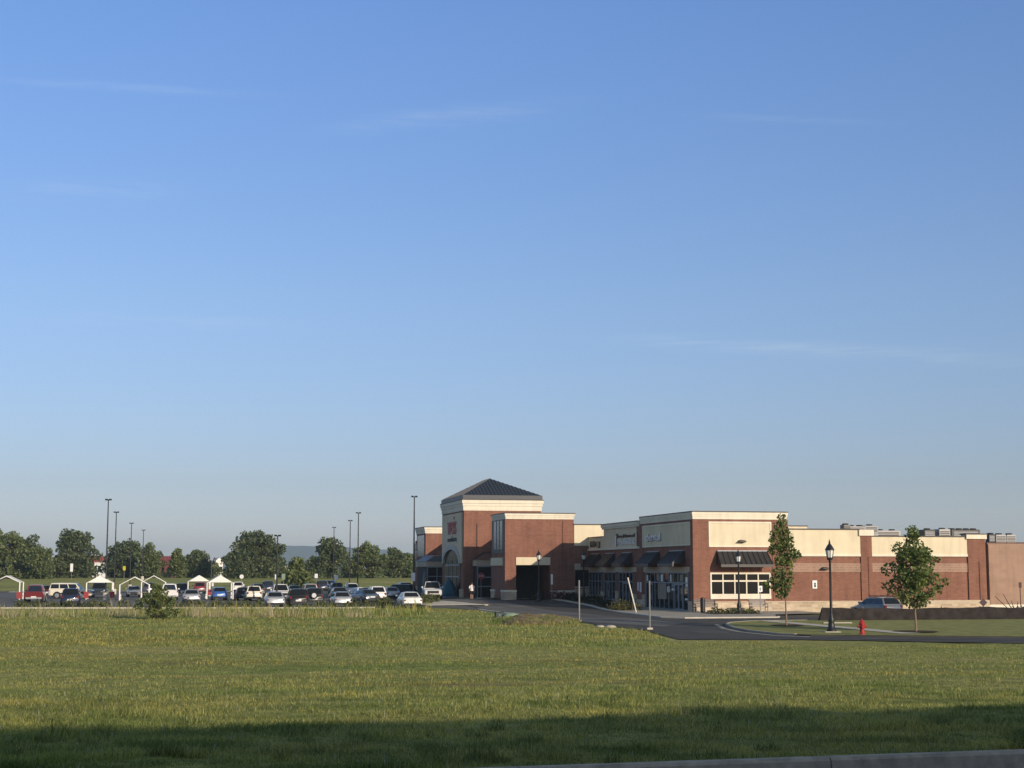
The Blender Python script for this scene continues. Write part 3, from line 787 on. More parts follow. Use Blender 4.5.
walls('stone_cap', RB, 'cast_stone', (-.16, 8.66, -.16, .3, .84, .93), (8.66, 15.0, -.12, .2, .84, .93), (15.0, 26.5, -.2, .2, .62, .95), (-.16, .2, .3, 1.15, .84, .93))
walls('roof', RB, 'roof_membrane', (.3, 8.2, .4, 14, 7.7, 7.75), (.3, 26.2, 14.6, 31.5, 5.98, 6.04))
# front window of the corner shop: five bays, two rows, sill
fw = walls('window', RB, 'dark_glass', (1.55, 6.55, -.035, .02, 1.5, 3.15))
mb = MB(); xsw = np.linspace(1.47, 6.6, 6)
for k, x in enumerate(xsw): mb.box(x-.05-(k == 0)*.02, x+.05+(k == 5)*.02, -.10, .02, 1.40, 3.26)
for z in (1.40, 2.52, 3.14): mb.box(1.5, 6.57, -.095, .02, z, z+.13)
mb.build('frame', 'cream_trim', fw)
walls('sill', fw, 'cream_trim', (1.39, 6.68, -.14, .02, 1.12, 1.395))
# sheds a low sloped awning with standing seams over it
def awning(parent, axis_, lo, hi, zt, zb, proj, plane, flare=.12):
    mb = MB(); P = (lambda a, d, z: (a, plane-d, z)) if axis_ == 'u' else (lambda a, d, z: (plane-d, a, z))
    a0, a1, b0, b1 = lo+flare, hi-flare, lo-.05, hi+.05
    t = .05
    mb.loft([[P(a0, .0, zt), P(a1, .0, zt), P(a1, .12, zt), P(a0, .12, zt)][::1], [P(b0, proj-.12, zb+.22), P(b1, proj-.12, zb+.22), P(b1, proj, zb+.22), P(b0, proj, zb+.22)]], cap=True)
    n = int((hi-lo)/.42)
    for k in range(n+1):
        f = k/n; a = a0+(a1-a0)*f; b = b0+(b1-b0)*f
        w = .018
        mb.extr([P(a-w, .13, zt), P(a+w, .13, zt), P(b+w, proj+.01, zb+.24), P(b-w, proj+.01, zb+.24)], (P(0, .035, .03)[0]-P(0, 0, 0)[0], P(0, .035, .03)[1]-P(0, 0, 0)[1], .03))
    # closed cheeks
    for a, b in ((a0, b0), (a1, b1)): mb.poly([P(a, 0, zt), P(b, proj-.06, zb+.22), P(b, 0, zb+.22)])
    o = mb.build('awning', 'awning_metal', parent)
    w = MB()
    c0, c1 = sorted((P(b0, proj-.1, 0), P(b1, proj+.02, 0)))
    w.box(min(c0[0], c1[0]), max(c0[0], c1[0]), min(c0[1], c1[1]), max(c0[1], c1[1]), zb, zb+.22)
    w.build('valance', 'awning_metal', o)
    q0, q1 = P(a0, 0, 0), P(a1, .16, 0)
    MB().box(min(q0[0], q1[0]), max(q0[0], q1[0]), min(q0[1], q1[1]), max(q0[1], q1[1]), zt, zt+.1).build('flashing', 'grey_metal', o)
    return o
awning(RB, 'u', 2.0, 6.4, 5.0, 3.72, 1.15, -.0, .03)
for lo, hi in ((2.0, 5.9), (8.6, 12.3), (16.8, 19.8), (22.3, 25.4), (27.4, 30.6)):
    awning(RB, 'v', lo, hi, 5.05, 3.78, 1.15, -.0, .2)
# tan lintel band and glazed shop fronts on the left side
walls('lintel', RB, 'cast_stone', (-.07, .1, .9, 13.3, 3.3, 3.75)); walls('lintel', RB, 'cast_stone', (-.07, .1, 15.5, 31.6, 3.3, 3.75))
walls('stone_pier', RB, 'field_stone', (-.2, .2, 21.0, 21.9, .0, 1.5)); walls('stone_pier', RB, 'field_stone', (-.2, .2, 15.6, 16.4, .0, 1.3)); walls('stone_pier', RB, 'field_stone', (-.2, .2, 12.6, 13.4, .0, 1.3)); walls('stone_pier', RB, 'field_stone', (-.2, .2, 26.0, 26.9, .0, 1.4))
def shopfront(parent, lo, hi, z0, z1, doors=(), bay=1.25, name='shop_window'):
    g_ = walls(name, parent, 'shop_glass', (-.03, .02, lo, hi, z0, z1))
    mb = MB(); n = max(1, round((hi-lo)/bay))
    for k in range(n+1):
        a = lo+(hi-lo)*k/n; mb.box(-.10, .02, a-.04, a+.04, z0, z1)
    mb.box(-.095, .02, lo, hi, z0, z0+.16); mb.box(-.095, .02, lo, hi, z1-.09, z1); mb.box(-.095, .02, lo, hi, 2.36, 2.46)
    mb.build('frame', 'aluminium', g_)
    for d in doors:
        dd = walls('door', parent, 'shop_glass', (-.075, -.03, d, d+1.0, .06, 2.34))
        m2 = MB()
        for a in (d, d+.9): m2.box(-.125, -.03, a, a+.1, .04, 2.35)
        m2.box(-.12, -.03, d+.1, d+.9, .04, .28); m2.box(-.12, -.03, d+.1, d+.9, 2.22, 2.35)
        m2.build('door_frame', 'aluminium', dd)
        walls('handle', dd, 'grey_metal', (-.19, -.15, d+.16, d+.19, .9, 1.5), (-.15, -.12, d+.16, d+.19, 1.18, 1.22))
shopfront(RB, 1.2, 12.5, .05, 3.3, (2.5, 3.55, 10.6))
shopfront(RB, 16.5, 20.9, .05, 3.3, (17.5, 18.55))
shopfront(RB, 22.0, 25.9, .6, 3.3, (24.0,))
shopfront(RB, 27.0, 31.5, .9, 3.3)
# things shown behind the glass of the corner shop, stuck on the panes
for lb, v0, v1, z0, z1, m in (('large tan paper poster between the doors of the corner shop', 6.9, 9.2, 1.0, 2.33, 'poster'), ('narrow white banner at the far end of the corner shop window top', 12.0, 12.35, 2.52, 3.05, 'sign_white'),
        ('white banner above the tan poster', 7.85, 8.35, 2.5, 3.1, 'sign_white'), ('tan banner beside the white one above the poster', 8.8, 9.5, 2.55, 3.15, 'poster'), ('slim white banner in the middle of the corner shop transom', 5.5, 5.85, 2.5, 3.1, 'sign_white'), ('tan banner over the near door', 2.55, 3.2, 2.55, 3.1, 'poster'),
        ('small white notice on the pane right of the tan poster', 6.0, 6.6, 1.6, 2.1, 'sign_white'), ('long white price strip across the near panes', 4.5, 5.4, 1.75, 1.95, 'sign_white'), ('blue pane notice above the price strip', 4.7, 5.4, 2.05, 2.33, 'aluminium'), ('bright white notice on the pane nearest the corner', 1.35, 1.85, 2.1, 2.9, 'sign_white'), ('small white sticker low on the pane nearest the corner', 1.4, 2.0, 1.0, 1.15, 'sign_white')):
    o = MB().box(-.075, -.034, v0, v1, z0, z1).build('window_poster', m)
    o.parent = None; o.location = (C0[0], C0[1], 0); o.rotation_euler = (0, 0, TH)
    tag(o, lb, 'poster', 'posters in the corner shop window')
def wall_plate(name, label, cat, m, boxes, sub=None):
    o = walls(name, None, m, *boxes); o.location = (C0[0], C0[1], 0); o.rotation_euler = (0, 0, TH)
    return tag(o, label, cat)
o = wall_plate('wall_plaque', 'white plaque with small dark emblem on the long brick wall', 'plaque', 'sign_white', [(10.38, 10.79, -.06, -.015, 1.95, 2.62)])
MB().lathe([(.001, 0), (.09, 0), (.09, -.02), (.001, -.02)], 10, (10.6, -.061, 2.36), 'y').box(10.52, 10.68, -.08, -.061, 2.06, 2.27).build('emblem', 'letter_dark', o)
wall_plate('wall_plaque', 'small white notice on the brick pier beside the leaning post, left one', 'plaque', 'letter_white', [(-.10, -.06, 14.75, 15.05, 1.6, 2.4)])
wall_plate('wall_plaque', 'wider white notice on the brick pier beside the leaning post', 'plaque', 'sign_white', [(-.10, -.06, 13.9, 14.35, 1.5, 2.4)])
for u, z, lb in ((4.15, 5.82, 'dark wall lamp on the cream panel over the front awning'), (11.45, 3.6, 'dark wall lamp on the tan band of the long brick wall')):
    o = thing('wall_lamp', lb, 'lamp', (*W(u, -.1), z), TH)
    MB().loft([[(-.3, -.45, -.02), (.3, -.45, -.02), (.3, 0, -.1), (-.3, 0, -.1)], [(-.25, -.45, .05), (.25, -.45, .05), (.2, 0, .12), (-.2, 0, .12)]]).build('shade', 'dark_metal', o)
    MB().box(-.08, .08, -.02, .12, -.14, .14).build('bracket', 'dark_metal', o)

# lettering
def letters(name, txt, size, mat_, parent, loc, rot, ext=.04, w=None):
    cu = bpy.data.curves.new(name, 'FONT'); cu.body = txt; cu.size = size; cu.extrude = ext; cu.align_x = 'CENTER'; cu.resolution_u = 2
    tmp = bpy.data.objects.new(name, cu); COL.objects.link(tmp)
    bpy.context.view_layer.update()
    me = bpy.data.meshes.new_from_object(tmp.evaluated_get(bpy.context.evaluated_depsgraph_get()))
    bpy.data.objects.remove(tmp); bpy.data.curves.remove(cu)
    o = link(name, me, mat_, parent)
    sx = 1
    if w:
        X = [v.co.x for v in me.vertices]; sx = w/(max(X)-min(X))
    o.location = loc; o.rotation_euler = rot; o.scale = (sx, 1, 1)
    return o
LROT = (PI/2, 0, -PI/2)       # reads on a wall whose outside is -u
def left_sign(name, label, v, z, u=0):
    return thing(name, label, 'sign', (*W(u, v), z), TH)
sg = left_sign('shop_sign', 'dark two-line clinic lettering between white end marks on the cream fascia', 18.6, 5.75)
letters('lettering', 'healthmed', .46, 'letter_dark', sg, (-.09, -.1, .78), LROT, .04, 5.3)
letters('lettering', 'MUSCLE', .80, 'letter_white', sg, (-.09, -.1, .12), LROT, .04, 5.6)
MB().box(-.10, -.05, 3.15, 3.5, -.05, .95).build('logo_mark', 'letter_white', sg); MB().box(-.10, -.05, -3.7, -3.45, .0, 1.15).build('logo_mark', 'letter_dark', sg); MB().box(-.10, -.05, 2.8, 3.1, .0, 1.2).build('logo_mark', 'letter_dark', sg)
sg = left_sign('shop_sign', 'short pale five or six letter word on the framed corner panel', 10.3, 6.15)
letters('lettering', 'dental', 1.0, 'letter_white', sg, (-.09, 0, -.1), LROT, .05, 4.1)
letters('dark_letter_copy', 'dental', 1.0, 'letter_dark', sg, (-.055, -.08, -.16), LROT, .012, 4.1)  # dark copy of the word, set lower and to one side
sg = left_sign('shop_sign', 'small dark square logo with two letters on the low fascia end', 29.2, 5.78)
MB().box(-.07, -.03, .2, 1.9, .0, .62).build('logo_mark', 'letter_dark', sg)
letters('lettering', 'EJ', .72, 'letter_dark', sg, (-.07, -.95, .05), LROT, .04, 1.7)

# rooftop machinery
def unit(label, u, v, z, sx, sy, sz, m='grey_metal', fans=1, kind='box'):
    o = thing('rooftop_unit', label, 'rooftop unit', (*W(u, v), z), TH, 'machinery on the shop roof')
    MB().box(-sx/2, sx/2, -sy/2, sy/2, 0, sz).build('casing', m, o, bevel=.03)
    mb = MB()
    for k in range(fans): mb.lathe([(.28, 0), (.3, .1), (.22, .13)], 10, (sx*((k+.5)/fans-.5), 0, sz))
    mb.build('fan_cowl', 'dark_metal', o)
    mb = MB()
    for k in range(4): mb.box(-sx*.42, sx*.42, -sy/2-.03, -sy/2+.01, sz*(.2+.17*k), sz*(.2+.17*k)+sz*.09)
    mb.build('louvre', 'dark_metal' if m != 'dark_metal' else 'grey_metal', o)
    MB().box(-sx*.45, sx*.45, -sy*.45, sy*.45, -.35, 0).build('kerb_base', 'grey_metal', o)
    return o
unit('small dark grey rooftop unit, leftmost above the cream wall', 17.2, 8, 6.75, .65, .8, .75, 'post_grey')
unit('long light low rooftop unit beside the small dark one', 18.6, 9, 6.85, 1.7, 1.0, .55, 'light_metal', 2)
unit('grey rooftop box over the brick pilaster', 20.0, 9, 6.75, 1.3, 1.0, .72, 'grey_metal')
unit('white and beige rooftop unit right of the brick pilaster', 22.1, 10, 6.35, 2.4, 1.2, .72, 'light_metal', 2)
unit('dark rooftop unit with white lid right of the conical tree', 25.7, 9, 6.2, 1.1, 1.1, .95, 'dark_metal')
unit('white framed rooftop unit between two dark ones', 27.2, 9, 6.2, 1.1, 1.1, 1.0, 'light_metal')
unit('largest dark rooftop unit with a row of fans on top', 29.8, 10, 6.2, 2.9, 1.3, 1.0, 'dark_metal', 4)
# tan block building at the right edge
BB = thing('block_building', 'plain tan block building at the right edge of the photograph', 'building', (C0[0], C0[1], 0), TH)
walls('wall', BB, 'tan_block', (26.56, 52, .02, 30, -.3, 5.78)); walls('coping', BB, 'brown_paint', (26.5, 52.1, -.05, 30.1, 5.78, 5.86))
walls('plinth', BB, 'cream_trim', (26.56, 52, -.06, .3, -.3, .55)); walls('downspout', BB, 'tan_brick', (26.6, 26.72, -.1, .02, .55, 5.7))
unit('dark narrow vent box on the tan block roof', 28.6, 3, 5.9, .6, .6, .7, 'dark_metal')
unit('light grey rooftop unit on the tan block roof', 30.0, 4, 5.85, 1.0, .9, .75, 'light_metal')
unit('light rooftop cabinet right of the grey one on the tan block roof', 31.0, 4, 5.85, .9, .9, .75, 'light_metal')

# ------------------------------------------------------------------ grocery store
GS = thing('grocery_store', 'brick grocery store with hip-roofed entrance tower and cream cornices', 'building', (C0[0], C0[1], 0), TH)
UC, V1 = -8.74, 31.82
walls('wall', GS, 'red_brick', (-1.55, 24, V1, 100, -.2, 5.95), (-5.2, 24, 38.2, 110, -.2, 7.9))
walls('upper_band', GS, 'cream_stucco', (-1.53, 23.9, V1-.04, 60, 5.95, 8.08)); walls('coping', GS, 'dark_coping', (-1.6, 24, V1-.12, 60, 8.08, 8.17))
walls('roof', GS, 'roof_membrane', (-5.1, 23.8, 60.2, 109, 7.9, 7.95))
# front block (C): brick box with a drive-through opening in its near wall
walls('front_block', GS, 'red_brick', (UC, -7.6, V1, 38.2, -.2, 8.6), (-4.07, -1.56, V1, 38.2, -.2, 8.6), (-7.6, -4.07, V1, 38.2, 4.0, 8.6), (-7.6, -4.07, 37.8, 38.2, -.2, 4.0))
walls('brick_course', GS, 'red_brick', (UC-.02, -1.54, V1-.035, V1, 6.98, 7.06))
walls('lintel', GS, 'cream_stucco', (-7.62, -4.05, V1-.09, V1+.3, 4.0, 4.78))
walls('downspout', GS, 'red_brick', (-2.75, -2.65, V1-.07, V1, 2, 8.5))
cornice(GS, UC+.1, -1.62, V1, 38.2, 8.62, 9.18, .16)
walls('stone_base', GS, 'field_stone', (UC-.1, -7.58, V1-.12, 33.3, -.2, 1.32), (-4.09, -1.5, V1-.1, V1+.2, -.2, 1.32), (UC-.1, UC+.6, 36.4, 38.3, -.2, 1.32), (-1.54, .0, V1-.09, V1+.2, -.2, 1.6))
walls('stone_cap', GS, 'cream_trim', (UC-.15, -7.55, V1-.17, 33.35, 1.32, 1.5), (-4.12, -1.48, V1-.14, V1+.2, 1.32, 1.44), (UC-.15, UC+.6, 36.35, 38.35, 1.32, 1.5))
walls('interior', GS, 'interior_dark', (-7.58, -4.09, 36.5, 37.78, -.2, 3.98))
walls('window', GS, 'spandrel_glass', (UC-.03, UC+.02, 33.0, 37.1, 5.6, 8.5)); walls('mullion', GS, 'aluminium', (UC-.07, UC+.02, 34.3, 34.4, 5.6, 8.5), (UC-.07, UC+.02, 35.7, 35.8, 5.6, 8.5))
walls('dark_surround', GS, 'dark_coping', (UC-.02, UC+.015, 32.3, 38.15, 5.2, 8.6))
walls('fascia', GS, 'cream_stucco', (UC-.12, UC+.05, 32.6, 38.2, 3.95, 4.75))
# corner window under the cream wall
w_ = walls('window', GS, 'shop_glass', (-1.42, 0., V1-.05, V1, 1.85, 3.5)); walls('frame', w_, 'cast_stone', (-1.5, .0, V1-.09, V1, 1.68, 1.84), (-1.5, .0, V1-.09, V1, 3.51, 4.15))
# entrance tower
def tower():
    v0, v1 = 48.0, 61.4; u1 = -1.0; UC = -9.83
    walls('tower_wall', GS, 'red_brick', (UC, u1, v0, v1, -.2, 10.2))
    walls('tower_frieze', GS, 'cream_trim', (UC-.06, u1+.06, v0-.06, v1+.06, 10.08, 10.2))
    cornice(GS, UC, u1, v0, v1, 10.2, 11.25, .24)
    walls('eave', GS, 'roof_metal', (UC-.14, u1+.14, v0-.14, v1+.14, 11.34, 11.8))
    a, b, c, d = UC-.08, u1+.08, v0-.08, v1+.08
    px_, py_ = (a+b)/2-.4, (c+d)/2; zr = 13.95
    mb = MB(); pk = [(px_, py_-1.8, zr), (px_, py_+1.8, zr)]
    e = [(a, c, 11.8), (b, c, 11.8), (b, d, 11.8), (a, d, 11.8)]
    mb.poly([e[0], e[1], pk[0]]); mb.poly([e[2], e[3], pk[1]]); mb.quad(e[1], e[2], pk[1], pk[0]); mb.quad(e[3], e[0], pk[0], pk[1]); mb.quad(*e)
    rf = mb.build('hip_roof', 'roof_metal', GS)
    sm = MB()
    n = 22
    for k in range(1, n):                       # standing seams, front and left slopes
        f = k/n; x = a+(b-a)*f; t = (x-a)/(px_-a) if x < px_ else (b-x)/(b-px_)
        top = (x, c+(pk[0][1]-c)*t, 11.8+(zr-11.8)*t)
        sm.extr([(x-.025, c, 11.81), (x+.025, c, 11.81), (top[0]+.025, top[1], top[2]+.01), (top[0]-.025, top[1], top[2]+.01)], (0, -.02, .045))
        y = c+(d-c)*f; t2 = min(1, min(y-c, d-y)/(pk[0][1]-c))
        q = (a+(px_-a)*t2, y, 11.8+(zr-11.8)*t2)
        sm.extr([(a, y-.025, 11.81), (a, y+.025, 11.81), (q[0], q[1]+.025, q[2]+.01), (q[0], q[1]-.025, q[2]+.01)], (-.02, 0, .045))
    sm.build('seam', 'roof_metal', rf)
    walls('downspout', GS, 'brown_paint', (-8.4, -8.28, v0-.07, v0, 6.0, 8.6))
    # cream gable panel on the front of the tower with an arched opening
    mb = MB(); yc = 54.7; hw = 4.85; sp = 4.25; rise = 1.6; P = UC-.16
    arch = [(yc+hw*math.cos(t), sp+rise*math.sin(t)) for t in np.linspace(0, PI, 17)]
    outer = [(v1-.5, sp), (v1-.5, 9.9), (v0+.5, 9.9), (v0+.5, sp)]
    # panel above the spring line, around the arch
    top = [(P, arch[k][0], arch[k][1]) for k in range(17)]
    for k in range(16):
        y0, y1 = arch[k][0], arch[k+1][0]
        mb.loft([[(P, y0, arch[k][1]), (P, y1, arch[k+1][1]), (P, y1, 9.9), (P, y0, 9.9)], [(UC+.01, y0, arch[k][1]), (UC+.01, y1, arch[k+1][1]), (UC+.01, y1, 9.9), (UC+.01, y0, 9.9)]])
    mb.box(P, UC+.01, v0+.7, yc-hw, sp, 9.9); mb.box(P, UC+.01, yc+hw, v1-.7, sp, 9.9)
    mb.build('gable_panel', 'cream_stucco', GS)
    tr = MB()
    for k in range(16):
        q0, q1 = arch[k], arch[k+1]
        o0 = (yc+(q0[0]-yc)*1.14, sp+(q0[1]-sp)*1.34); o1 = (yc+(q1[0]-yc)*1.14, sp+(q1[1]-sp)*1.34)
        tr.extr([(P-.1, *q0), (P-.1, *q1), (P-.1, *o1), (P-.1, *o0)], (.09, 0, 0))
    tr.build('arch_moulding', 'light_metal', GS)
    gl = MB(); gl.extr([(UC-.04, yc+hw, .4), (UC-.04, yc-hw, .4)]+[(UC-.04, *q) for q in arch[::-1]], (.03, 0, 0))
    ag = gl.build('arch_recess_shade', 'dark_glass', GS)  # flat dark pane in place of the shade inside the deep arch recess
    fr = MB()
    for y in (yc-hw*.55, yc, yc+hw*.55): fr.box(UC-.1, UC-.045, y-.06, y+.06, .4, 4.6)
    for z in (2.7, 4.0): fr.box(UC-.095, UC-.045, yc-hw+.3, yc+hw-.3, z, z+.14)
    fr.build('frame', 'aluminium', ag)
    walls('plinth', GS, 'field_stone', (UC-.15, UC+.01, v0, yc-hw, -.2, 1.4), (UC-.15, UC+.01, yc+hw, v1, -.2, 1.4))
tower()
def vestibule(u0, u1, v0, v1):
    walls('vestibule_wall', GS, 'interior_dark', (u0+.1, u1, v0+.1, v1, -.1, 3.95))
    walls('fascia', GS, 'cast_stone', (u0, u1, v0, v1, 3.95, 4.62))
    mb = MB(); mb.loft([[(u0-.1, v0-.1, 4.62), (u1, v0-.1, 4.62), (u1, v1, 4.62), (u0-.1, v1, 4.62)], [(u0+1.2, v0+1.2, 5.3), (u1, v0+1.2, 5.3), (u1, v1, 5.5), (u0+1.2, v1, 5.5)]])
    mb.build('porch_roof', 'roof_metal', GS)
    g_ = walls('glass_front', GS, 'shop_glass', (u0+.05, u1-.02, v0-.0, v0+.06, .3, 3.95))
    mb = MB()
    for u in (u0+.06, (u0+u1)/2-.05, u1-.16): mb.box(u, u+.12, v0-.05, v0, .3, 3.95)
    for z in (.32, 1.66, 2.66, 3.83): mb.box(u0+.06, u1-.05, v0-.045, v0, z, z+.13)
    mb.build('frame', 'aluminium', g_)
vestibule(-8.85, -5.5, 45.7, 47.9)
vestibule(-9.9, -7.3, 72, 79.7)
walls('porch_wall', GS, 'red_brick', (-7.3, -5.2, 61.5, 79.7, -.1, 6.0))
# left block (A)
walls('end_block', GS, 'red_brick', (UC, -2, 79.8, 87.0, -.2, 8.3)); cornice(GS, UC, -2, 79.8, 87.0, 8.3, 9.1, .2)
walls('window', GS, 'spandrel_glass', (UC-.03, UC+.02, 80.7, 86.2, 5.3, 8.1)); walls('fascia', GS, 'cream_stucco', (UC-.12, UC+.05, 80.3, 86.8, 3.95, 4.75)); walls('stone_base', GS, 'field_stone', (UC-.1, UC+.2, 79.7, 87, -.2, 1.35))
walls('end_wing', GS, 'red_brick', (UC+.1, 5, 87, 89.2, -.2, 6.3)); walls('wing_fascia', GS, 'cream_stucco', (UC, 5.05, 87.2, 89.25, 6.3, 7.1)); walls('wing_window', GS, 'spandrel_glass', (UC+.05, UC+.12, 87.3, 89, 3.4, 6.2))
sg = left_sign('store_sign', 'dark red store name over smaller dark word on the tower gable panel', 54.0, 6.75, -10.02)
letters('lettering', 'weis', 3.1, 'letter_red', sg, (0, .1, .85), LROT, .06, 5.4)
letters('lettering', 'markets', .82, 'letter_dark', sg, (0, 0, -.0), LROT, .06, 5.4)
# teal draped stack in the arch, pale folded umbrella left of it
t = thing('draped_display', 'teal draped stack of goods standing in the tower arch', 'display', at(-10.7, 52.3), TH)
mb = MB(); rr = []
for i, (r, z) in enumerate(((1.25, 0), (1.2, .5), (.95, 1.0), (.62, 1.5), (.25, 2.0), (.08, 2.15))):
    rr.append([(r*(1+.12*math.sin(5*t_+i*.4))*math.cos(t_)*.75, r*(1+.12*math.sin(5*t_+i*.4))*math.sin(t_), z) for t_ in np.linspace(0, 2*PI, 25)[:-1]])
mb.loft(rr); mb.build('drape', 'teal_cloth', t, smooth=180)
MB().box(-.8, .8, -1.2, 1.2, 0, .12).build('pallet', 'aluminium', t)
t = thing('folded_umbrella', 'pale grey folded umbrella between the porch and the tower arch', 'umbrella', at(-10.4, 70.6), TH)
MB().lathe([(.03, 0), (.03, .5), (.22, .7), (.30, 1.2), (.22, 2.2), (.1, 3.0), (.03, 3.2)], 10).build('canopy', 'post_grey', t, smooth=60); MB().lathe([(.3, 0), (.3, .08), (.05, .12)], 12).build('base', 'dark_metal', t)

# ------------------------------------------------------------------ lamps, posts, signs, benches, hydrant
def street_lamp():
    t = thing('street_lamp', '', 'street lamp', (0, 0, 0), 0, 'black lantern street lamps')
    MB().lathe([(.26, 0), (.26, .12), (.20, .18), (.16, .5), (.19, .62), (.13, .8), (.09, .95)], 12).build('base', 'dark_metal', t, smooth=40)
    MB().lathe([(.085, .9), (.07, 2.2), (.055, 3.75), (.09, 3.8), (.06, 3.9)], 10).build('post', 'dark_metal', t, smooth=40)
    la = MB().lathe([(.09, 3.92), (.15, 4.0), (.215, 4.35), (.20, 4.42)], 8).build('lantern', 'lamp_white', t)
    mb = MB()
    for k in range(8):
        a_ = 2*PI*k/8
        mb.tube([(.16*math.cos(a_), .16*math.sin(a_), 4.0), (.225*math.cos(a_), .225*math.sin(a_), 4.4)], .012, 4)
    mb.lathe([(.14, 3.86), (.17, 4.0), (.12, 4.02)], 8)
    mb.build('frame', 'dark_metal', la)
    MB().lathe([(.27, 4.40), (.25, 4.46), (.13, 4.66), (.05, 4.76), (.06, 4.80), (.015, 4.98)], 8).build('cap', 'dark_metal', t)
    return t
l0 = street_lamp()
pads = ((17.35, 84.6, 'nearest black lantern lamp, on the lawn beside the red hydrant'), (*W(1.35, -6.6), 'black lantern lamp standing before the dark front window'), (6.95, 150.2, 'black lantern lamp in the shade left of the shop awnings'), (2.58, 149.5, 'black lantern lamp before the drive-through opening of the grocery'))
for i, (x, y, lb) in enumerate(pads):
    o = l0 if i == 0 else copy_tree(l0)
    o.location = (x, y, T(x, y)+.13); o['label'] = lb
    MB().box(-.42, .42, -.42, .42, -.25, .02).build('footing', 'concrete', o)

def lot_pole(label, px, d, h, heads=2):
    x = (px-512)/1551.4*d; t = thing('light_pole', label, 'light pole', gp(x, d), 0, 'tall car park light poles')
    MB().lathe([(.10, .8), (.09, h*.5), (.065, h)], 8).build('pole', 'dark_metal', t, smooth=60)
    MB().lathe([(.34, -.2), (.34, .75), (.28, .82)], 12).build('footing', 'concrete', t)
    for s in (-1, 1):
        MB().box(min(s*.10, s*.36), max(s*.10, s*.36), -.22, .22, h-.1, h+.08).box(min(s*.05, s*.14), max(s*.05, s*.14), -.05, .05, h-.04, h+.03).build('lamp_head', 'dark_metal', t, bevel=.02)
lot_pole('tallest left light pole, rising from the second cart canopy', 106.2, 187, 12.0)
lot_pole('second left light pole, just right of the tallest', 114.6, 227, 12.0)
lot_pole('third left light pole, in front of the dark trees', 130.2, 279, 11.8)
lot_pole('shortest left light pole, showing only over the trees', 142.4, 327, 10.5)
lot_pole('light pole in front of the white pickup with the dark grille face', 277, 171, 7.3)
lot_pole('light pole rising from the dark round tree', 333.5, 300, 11.1)
lot_pole('left one of the two close slim light poles', 349.7, 262, 11.9)
lot_pole('right one of the two close slim light poles', 357.8, 227, 11.9)
lot_pole('light pole at the left corner of the grocery store', 413.8, 181, 11.9)

def post(name, label, loc, h, w=.1, m='post_grey', lean=0., base=None):
    t = thing(name, label, 'post', loc)
    MB().tube([(0, 0, -.1), (lean, 0, h)], w/2, 8).build('shaft', m, t)
    if base: MB().box(-.16, .16, -.16, .16, -.05, .14).build('footing', base, t)
    MB().tube([(lean, 0, h), (lean*1.005, 0, h+.03)], w/2*1.12, 8).build('cap', m, t)
    return t
post('field_post', 'bare grey post standing in the grass edge left of the junction', gp(4.52, 104.6), 2.75, .11)
post('field_post', 'thin bare grey post with pale footing at the tip of the grass by the junction', gp(8.0, 90.4), 2.8, .085, 'post_grey', .0, 'concrete')
post('leaning_post', 'white post leaning left in front of the golden bush', gp(9.98, 124.4), 2.85, .10, 'pvc_white', -.70)

def road_sign(label, loc, h, sw, sh, m, postm='post_grey', rz=0., cat='sign', shape='rect', name='sign_post', thick=.03):
    t = thing(name, label, cat, loc, rz)
    MB().box(-.03, .03, .0, .05, -.1, h-sh*.2).build('pole', postm, t)
    if shape == 'rect': mb = MB().box(-sw/2, sw/2, -thick, -.002, h-sh, h)
    elif shape == 'oct': mb = MB().lathe([(.001, -thick), (sw/2, -thick), (sw/2, -.002), (.001, -.002)], 8, (0, 0, h-sw/2), 'y')
    elif shape == 'round': mb = MB().lathe([(.001, -thick), (sw/2, -thick), (sw/2, -.002), (.001, -.002)], 16, (0, 0, h-sw/2), 'y')
    else: mb = MB().extr([(-sw/2, -thick, h-sw/2), (0, -thick, h-sw), (sw/2, -thick, h-sw/2), (0, -thick, h)], (0, thick-.002, 0))
    pn = mb.build('panel', m, t)
    if shape == 'oct':
        mb2 = pn.data
        for v in mb2.vertices: pass
        pn.rotation_euler = (0, 0, 0)
    return t, pn
t, pn = road_sign('stop sign on a thin post before the glass porch of the grocery', at(-9.4, 40.5), 2.75, .78, .78, 'stop_red', rz=TH, shape='oct')
letters('lettering', 'STOP', .27, 'sign_white', pn, (0, -.045, 2.27), (PI/2, 0, 0), .004, .56)
t, pn = road_sign('small white sign on grey post left of the slim street tree trunk', at(3.2, -6.4), 2.25, .34, .46, 'sign_white', rz=TH)
MB().box(-.07, .07, -.036, -.03, 1.88, 2.12).build('emblem', 'aluminium', pn)
road_sign('narrow white sign seen nearly edge-on before the brick grocery wall', gp(3.86, 150.5), 2.7, .19, 1.0, 'sign_white', rz=TH)
road_sign('dark diamond warning sign at the end of the long brick wall', gp(35.6, 117.5), 1.35, .62, .62, 'brown_paint', 'brown_paint', shape='dia')
road_sign('small dark sign on a tall post before the tan block wall', gp(38.8, 118.6), 2.55, .22, .42, 'brown_paint', 'brown_paint')
